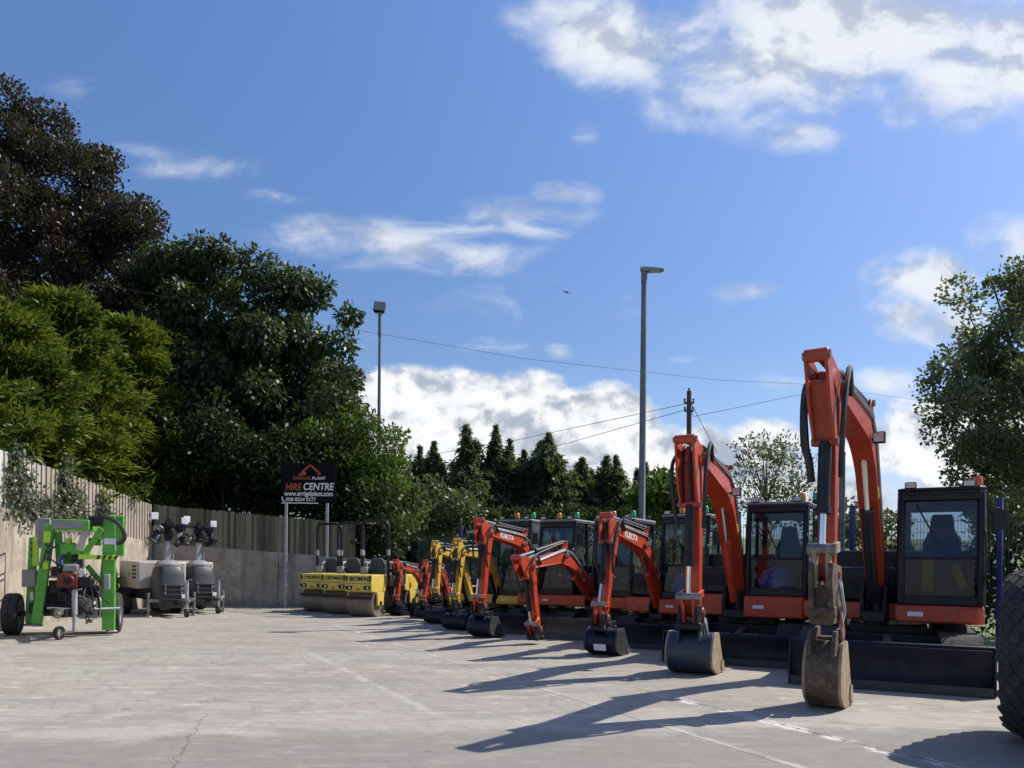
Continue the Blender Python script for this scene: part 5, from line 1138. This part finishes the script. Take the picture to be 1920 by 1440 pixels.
# ------------------------------------------------------------------ lighting towers
def light_tower(px,Y,label,twist):
    c=at(px,1148,Y); r=thing('lighting_tower',(c.x,c.y,0),radians(-48+twist),label,'lighting tower','mobile lighting towers')
    # x forward, y left (picture right)
    b=MB().prism([(-2.0,.70),(-.30,.70),(-.30,1.42),(-1.92,1.46),(-2.0,1.40)],-.62,.62)
    bo=b.build('body',M['beige'],r,bevel=.04)
    for y in (-.623,.623):
        for k in range(4): MB().box((-.62,y,1.0+k*.10),(.34,.012,.05)).build('louvre',M['darkhole'],bo)
        MB().box((-1.25,y,1.08),(.6,.008,.5)).build('door_panel',M['beige'],bo,bevel=.003)
        MB().box((-1.0,y*1.006,1.1),(.05,.012,.09)).build('latch',M['black'],bo)
    MB().box((-1.0,0,.56),(2.1,1.05,.24)).build('chassis',M['black'],r,bevel=.02)
    for y in (-.66,.66): 
        wheel(Matrix(),.33,.20,r,(-1.25,y,.33),'y',M['grey'])
    for y in (-.62,.62): MB().prism([(-1.65,.55),(-1.55,.72),(-.95,.72),(-.85,.55)],y-.12,y+.12).build('mudguard',M['black'],r,bevel=.02)
    # tapering dark nose, tank shaped
    def ring(w,x0,x1,z): return [(x1-(x1-x0)*0, -w, z)]
    vs=[];fs=[]; lv=[(.36,.40,.22,.34),(.385,.44,.28,.50),(.39,.45,.66,.56),(.37,.42,.78,.5),(.35,.39,1.05,.56),(.31,.35,1.24,.52),(.27,.31,1.30,.48)]
    n=20
    for (w,d,z,_) in lv:
        for k in range(n):
            a=2*pi*k/n; ca,sa=cos(a),sin(a)
            vs.append((.12+math.copysign(abs(ca)**.42,ca)*d, math.copysign(abs(sa)**.42,sa)*w, z))
    for i in range(len(lv)-1):
        for k in range(n): fs.append((i*n+k,i*n+(k+1)%n,(i+1)*n+(k+1)%n,(i+1)*n+k))
    fs.append(tuple(range(n-1,-1,-1))); fs.append(tuple((len(lv)-1)*n+k for k in range(n)))
    no=MB().add(vs,fs).build('nose_cover',M['darkgrey'],r,bevel=.01,smooth=50)
    for z,w in ((.80,.52),(.68,.54),(.56,.54),(.44,.54),(.33,.5)): MB().box((.555,0,z),(.07,w,.045)).build('vent_slot',M['darkhole'],no,bevel=.01)
    for s in (-1,1): MB().box((.575,s*.20,.70),(.02,.03,.28)).build('rib',M['grey'],no,bevel=.006)
    cap=MB().lathe([(.31,1.29),(.32,1.36),(.24,1.44),(.12,1.48),(0,1.48)],(.12,0,0),n=20).build('cap',M['grey'],r)
    ms=MB()
    for z0_,z1_,w in ((1.45,1.75,.13),(1.7,1.95,.105),(1.9,2.1,.085)): ms.box((.12,0,(z0_+z1_)/2),(w,w,z1_-z0_))
    ms.tube([(.20,.10,1.48),(.20,.11,1.6),(.17,.13,1.72),(.20,.09,1.85)],.014,6)
    ms.build('mast',M['galv'],r,bevel=.008)
    MB().cyl((.12,0,1.98),(.12,0,2.42),.10,n=14).box((.12,0,2.18),(.16,.80,.06)).box((.12,0,2.40),(.14,.62,.05)).build('lamp_bracket',M['black'],r,bevel=.01)
    for k in range(8):
        a_=rng.uniform(-1,1,3); MB().box((.16+.1*a_[0],.38*a_[1],2.15+.28*a_[2]),(.12,.13,.13),Matrix.Rotation(a_[0],4,'X')).build('lamp_bracket',M['black' if k%3 else 'galv'],r,bevel=.02)
    for k,(y,z,ry,rz) in enumerate([(-.36,2.00,.9,-1.5),(-.30,2.28,.2,-.9),(.0,2.44,-.5,1.9),(.30,2.32,.3,1.2),(.38,2.02,.8,.9),(.04,2.16,1.2,2.6)]):
        Mx=Matrix.Translation((.22,y,z))@Matrix.Rotation(rz,4,'Z')@Matrix.Rotation(ry,4,'Y')
        lb=MB(Mx); lb.lathe([(0,-.16),(.07,-.15),(.12,-.05),(.135,.04),(.125,.045)],(0,0,0),'x',18)
        lo=lb.build('floodlight',M['black'],r)
        MB(Mx).lathe([(0,.015),(.12,.03),(.125,.0)],(0,0,0),'x',18).build('lens',M['darklens'],lo)
    for y,z in ((-.34,2.62),(.42,2.52)):
        MB().box((.12,y,z),(.03,.18,.18)).build('sensor_plate',M['sticker'],r,bevel=.01)
        MB().cyl((.12,y,z-.25),(.12,y,z-.08),.015,n=8).build('sensor_stem',M['black'],r)
    # drawbar, jockey wheel, stabilisers
    MB().box((.75,.12,.40),(1.0,.09,.09)).cyl((1.2,.12,.40),(1.35,.12,.42),.05,n=10).build('drawbar',M['steel'],r,bevel=.01)
    MB().cyl((.98,.20,.16),(.98,.20,.95),.035,n=12).cyl((.98,.20,.5),(.98,.20,.9),.046,n=12).bar((.98,.20,.95),(1.06,.28,.97),.02,.02).build('jockey_post',M['galv'],r)
    jw=MB().lathe([(0,-.04),(.08,-.045),(.105,-.04),(.11,0),(.105,.04),(.08,.045),(0,.04)],(.98,.20,.11),'y',20).build('jockey_wheel',M['rubber'],r)
    MB().lathe([(0,-.05),(.05,-.05),(.06,.0),(.05,.05),(0,.05)],(.98,.20,.11),'y',14).build('rim',M['steel'],jw)
    for y in (-.46,.46):
        MB().box((.45,y,.42),(.10,.28,.08)).cyl((.45,y*1.25,.06),(.45,y*1.25,.62),.035,n=10).lathe([(0,0),(.10,0),(.10,.02),(.04,.06),(0,.06)],(.45,y*1.25,0),n=14).build('stabiliser',M['steel'],r,bevel=.006)
    MB().box((.60,.26,.52),(.05,.14,.10)).build('number_light',M['white'],r,bevel=.01)
light_tower(311,20.4,'nearer cream mobile lighting tower with dark nose and folded floodlights',0)
light_tower(368,21.9,'farther mobile lighting tower, its dark nose on the right',3)

# ------------------------------------------------------------------ tandem rollers
def roller(c,label,textsize):
    h=18; r=thing('tandem_roller',(c[0],c[1],0),math.atan2(-cos(radians(h)),-sin(radians(h))),label,'roller','yellow rollers parked side by side')
    W=.78; Rd=.36
    for x,nm in ((0,0),(-2.0,1)):
        d=MB().lathe([(0,-W/2+.03),(Rd-.05,-W/2+.03),(Rd-.04,-W/2),(Rd,-W/2+.01),(Rd,W/2-.01),(Rd-.04,W/2),(Rd-.05,W/2-.03),(0,W/2-.03)],(x,0,Rd),'y',44).build('drum',M['drum'],r,smooth=40)
        sgn=1 if x==0 else -1
        for y in (-W/2-.035,W/2+.035):
            MB().prism([(x-.16,.30),(x+.16,.30),(x+.20,.66),(x-.20,.66)],y-.025,y+.025).build('drum_fork',M['yellow'],r,bevel=.01)
        MB().cyl((x,-W/2-.07,Rd),(x,W/2+.07,Rd),.07,n=14).build('axle',M['black'],d)
        MB().bar((x+sgn*(Rd+.05),-W/2,.52),(x+sgn*(Rd+.05),W/2,.52),.03,.07).build('scraper',M['black'],r)
        # hood
        pf=[(x+sgn*.44,.70),(x+sgn*.45,.90),(x+sgn*.42,1.12),(x-sgn*.42,1.14),(x-sgn*.50,.95),(x-sgn*.40,.66),(x+sgn*.36,.66)]
        hd=MB().prism(pf,-W/2-.015,W/2+.015).build('hood',M['yellow'],r,bevel=.025,smooth=0)
        fx=x+sgn*.448
        MB().box((fx,0,.895),(.012,W,.012)).build('seam',M['logo'],hd)
        for y in (-.27,.27):
            lp=MB().box((fx-sgn*.005,y,.785),(.05,.20,.11)).build('lamp',M['darkhole'],hd,bevel=.03)
            MB().cyl((fx+sgn*.02,y+.03,.785),(fx+sgn*.026,y+.03,.785),.035,n=14).build('lens',M['lens'],lp)
            MB().box((fx-sgn*.012,y*1.28,1.02),(.03,.05,.15)).build('slot',M['darkhole'],hd,bevel=.008)
        if sgn>0:
            text('BOMAG',textsize,M['logo'],hd,(fx-.006,.07,1.015),(pi/2,0,pi/2),sx=1.05)
            MB().lathe([(.035,-.004),(.05,-.004),(.05,.004),(.035,.004),(.035,-.004)],(fx-.006,-.23,1.015),'x',4).build('logo',M['logo'],hd,smooth=0)
            MB().box((fx-.002,0,.745),(.012,.10,.028)).build('badge',M['logo'],hd)
        else:
            MB().box((x,W/2+.018,.93),(.36,.012,.30)).build('side_vent',M['ochre'],hd,bevel=.01)
            MB().box((x+.1,W/2+.024,.80),(.08,.012,.16)).build('vent_slot',M['darkhole'],hd)
    # centre deck, seat, wheel
    MB().box((-1.0,0,.62),(1.1,.66,.30)).box((-1.0,0,.80),(1.0,.86,.06)).build('deck',M['black'],r,bevel=.02)
    MB().box((-1.62,0,1.20),(.16,.80,.16)).build('dash_cover',M['black'],r,bevel=.03)
    MB().box((-.40,-.27,1.24),(.12,.20,.20)).build('instrument_box',M['grey'],r,bevel=.02)
    sc=MB().cyl((-1.58,.05,1.1),(-1.44,.05,1.40),.03,n=10).build('steering_column',M['black'],r)
    Mx=Matrix.Translation((-1.43,.05,1.42))@Matrix.Rotation(.35,4,'Y')
    sw=MB(Mx); sw.tube([(cos(a)*.17,sin(a)*.17,0) for a in [2*pi*i/24 for i in range(25)]],.016,8)
    for a in (0,2.1,4.2): sw.tube([(0,0,-.01),(cos(a)*.17,sin(a)*.17,0)],.012,6)
    sw.build('steering_wheel',M['black'],sc)
    st=MB().box((-.90,0,1.12),(.42,.46,.12)).build('seat',M['seat'],r,bevel=.04)
    MB(Matrix.Translation((-.70,0,1.14))@Matrix.Rotation(.15,4,'Y')).prism([(-.23,0),(.23,0),(.23,.30),(.16,.44),(-.16,.44),(-.23,.30)],-.05,.05,'x').build('backrest',M['seat'],st,bevel=.03)
    MB().box((-.90,0,.95),(.34,.40,.26)).build('seat_base',M['black'],st)
    for y in (-.32,.32): MB().tube(arc_tube([(-.62,y,1.0),(-.64,y,1.42),(-.95,y,1.46),(-1.05,y,1.40)],4),.02,8).build('armrest',M['galv'],st)
    # roll-over bar
    p=[(-.50,-.40,.8),(-.50,-.41,1.7),(-.50,-.41,2.35),(-.48,-.38,2.52),(-.46,-.26,2.60),(-.46,.26,2.60),(-.48,.38,2.52),(-.50,.41,2.35),(-.50,.41,1.7),(-.50,.40,.8)]
    rb=MB().tube(arc_tube(p,4),.042,10).build('roll_bar',M['black'],r)
    for y in (-.41,.41): MB().cyl((-.50,y,1.66),(-.50,y,1.82),.046,n=12).build('hinge_sleeve',M['galv'],rb)
    for y in (-.42,.42): MB().tube(arc_tube([(-1.35,y,.85),(-1.35,y,1.30),(-1.45,y,1.36),(-1.55,y,1.30),(-1.55,y,.85)],4),.018,8).build('hand_rail',M['galv'],r)
roller((-3.95,20.85),'yellow tandem roller on the right of the three, hood lettered in large dark letters',.165)
roller((-4.84,21.85),'yellow tandem roller in the middle, hood lettered in small dark letters',.13)
roller((-5.66,22.70),'yellow tandem roller on the left beside the right sign post, half hidden',.12)

# ------------------------------------------------------------------ big tyre at the right edge
def soil_roller():
    t=radians(40); c=(4.55,6.42)
    r=thing('soil_compactor',(c[0],c[1],0),math.atan2(-cos(t),-sin(t)),'soil roller at the right edge showing one big black diamond tread tyre','roller')
    R,w=.725,.66
    prof=[(R*.55,-w*.40),(R*.72,-w*.49),(R*.86,-w*.50),(R*.945,-w*.44),(R*.985,-w*.30),(R,-w*.12),(R,w*.12),(R*.985,w*.30),(R*.945,w*.44),(R*.86,w*.50),(R*.72,w*.49),(R*.55,w*.40)]
    mb=MB().lathe(prof,(0,0,R+.02),'y',56)
    def rad(y):
        a=abs(y)/w; 
        return R*(1-.10*max(0,(a-.12)/.38)**2.2)
    nA,nL=26,6
    for i in range(nA):
        for j in range(-nL,nL+1):
            y=j*w*.078; a0=2*pi*(i+(.5 if j%2 else 0))/nA
            hw=w*.078*.90; ha=2*pi/nA*.45
            vs=[]
            for k,sc in ((-.01,1.0),(.012,.86)):
                for (da,dy) in ((ha,0),(0,hw),(-ha,0),(0,-hw)):
                    yy=y+dy*sc; rr=rad(yy)+k; a=a0+da*sc
                    vs.append((rr*cos(a),yy,R+.02+rr*sin(a)))
            mb.add(vs,[(4,5,6,7),(0,1,5,4),(1,2,6,5),(2,3,7,6),(3,0,4,7)])
    ty=mb.build('tyre',M['rubber'],r,smooth=35)
    MB().lathe([(0,-.1),(.12,-.1),(.14,-.06),(.34,-.05),(R*.53,-w*.36),(R*.57,-w*.42),(R*.57,w*.42),(R*.53,w*.36),(.34,.05),(.14,.20),(0,.20)],(0,0,R+.02),'y',32).build('rim',M['yellow'],ty)
    MB().cyl((0,.1,R+.02),(0,1.6,R+.02),.12,n=16).build('axle',M['black'],r)
    MB().prism([(-1.2,.8),(.9,.8),(.95,1.15),(.6,1.45),(-1.2,1.55)],.55,1.55).build('engine_hood',M['yellow'],r,bevel=.05)
    MB().prism([(-.9,.55),(.8,.55),(.8,.80),(-.9,.80)],.5,1.6).build('frame',M['black'],r,bevel=.03)
soil_roller()
def water_tank():
    c=at(1589,1100,13.9); r=thing('water_tank',(c.x,c.y,0),.4,'white upright plastic water tank glimpsed behind the nearest boom','tank')
    b=MB().lathe([(0,.02),(.33,.02),(.37,.06),(.37,.45),(.355,.50),(.37,.55),(.37,1.0),(.355,1.05),(.37,1.10),(.37,1.45),(.33,1.56),(.18,1.62),(0,1.63)],n=32).build('shell',M['white'],r,smooth=50)
    MB().lathe([(0,1.70),(.10,1.70),(.12,1.68),(.12,1.62),(0,1.62)],n=18).build('lid',M['black'],r)
    MB().cyl((0,-.36,.15),(0,-.46,.15),.035,n=10).build('tap',M['steel'],r)
water_tank()
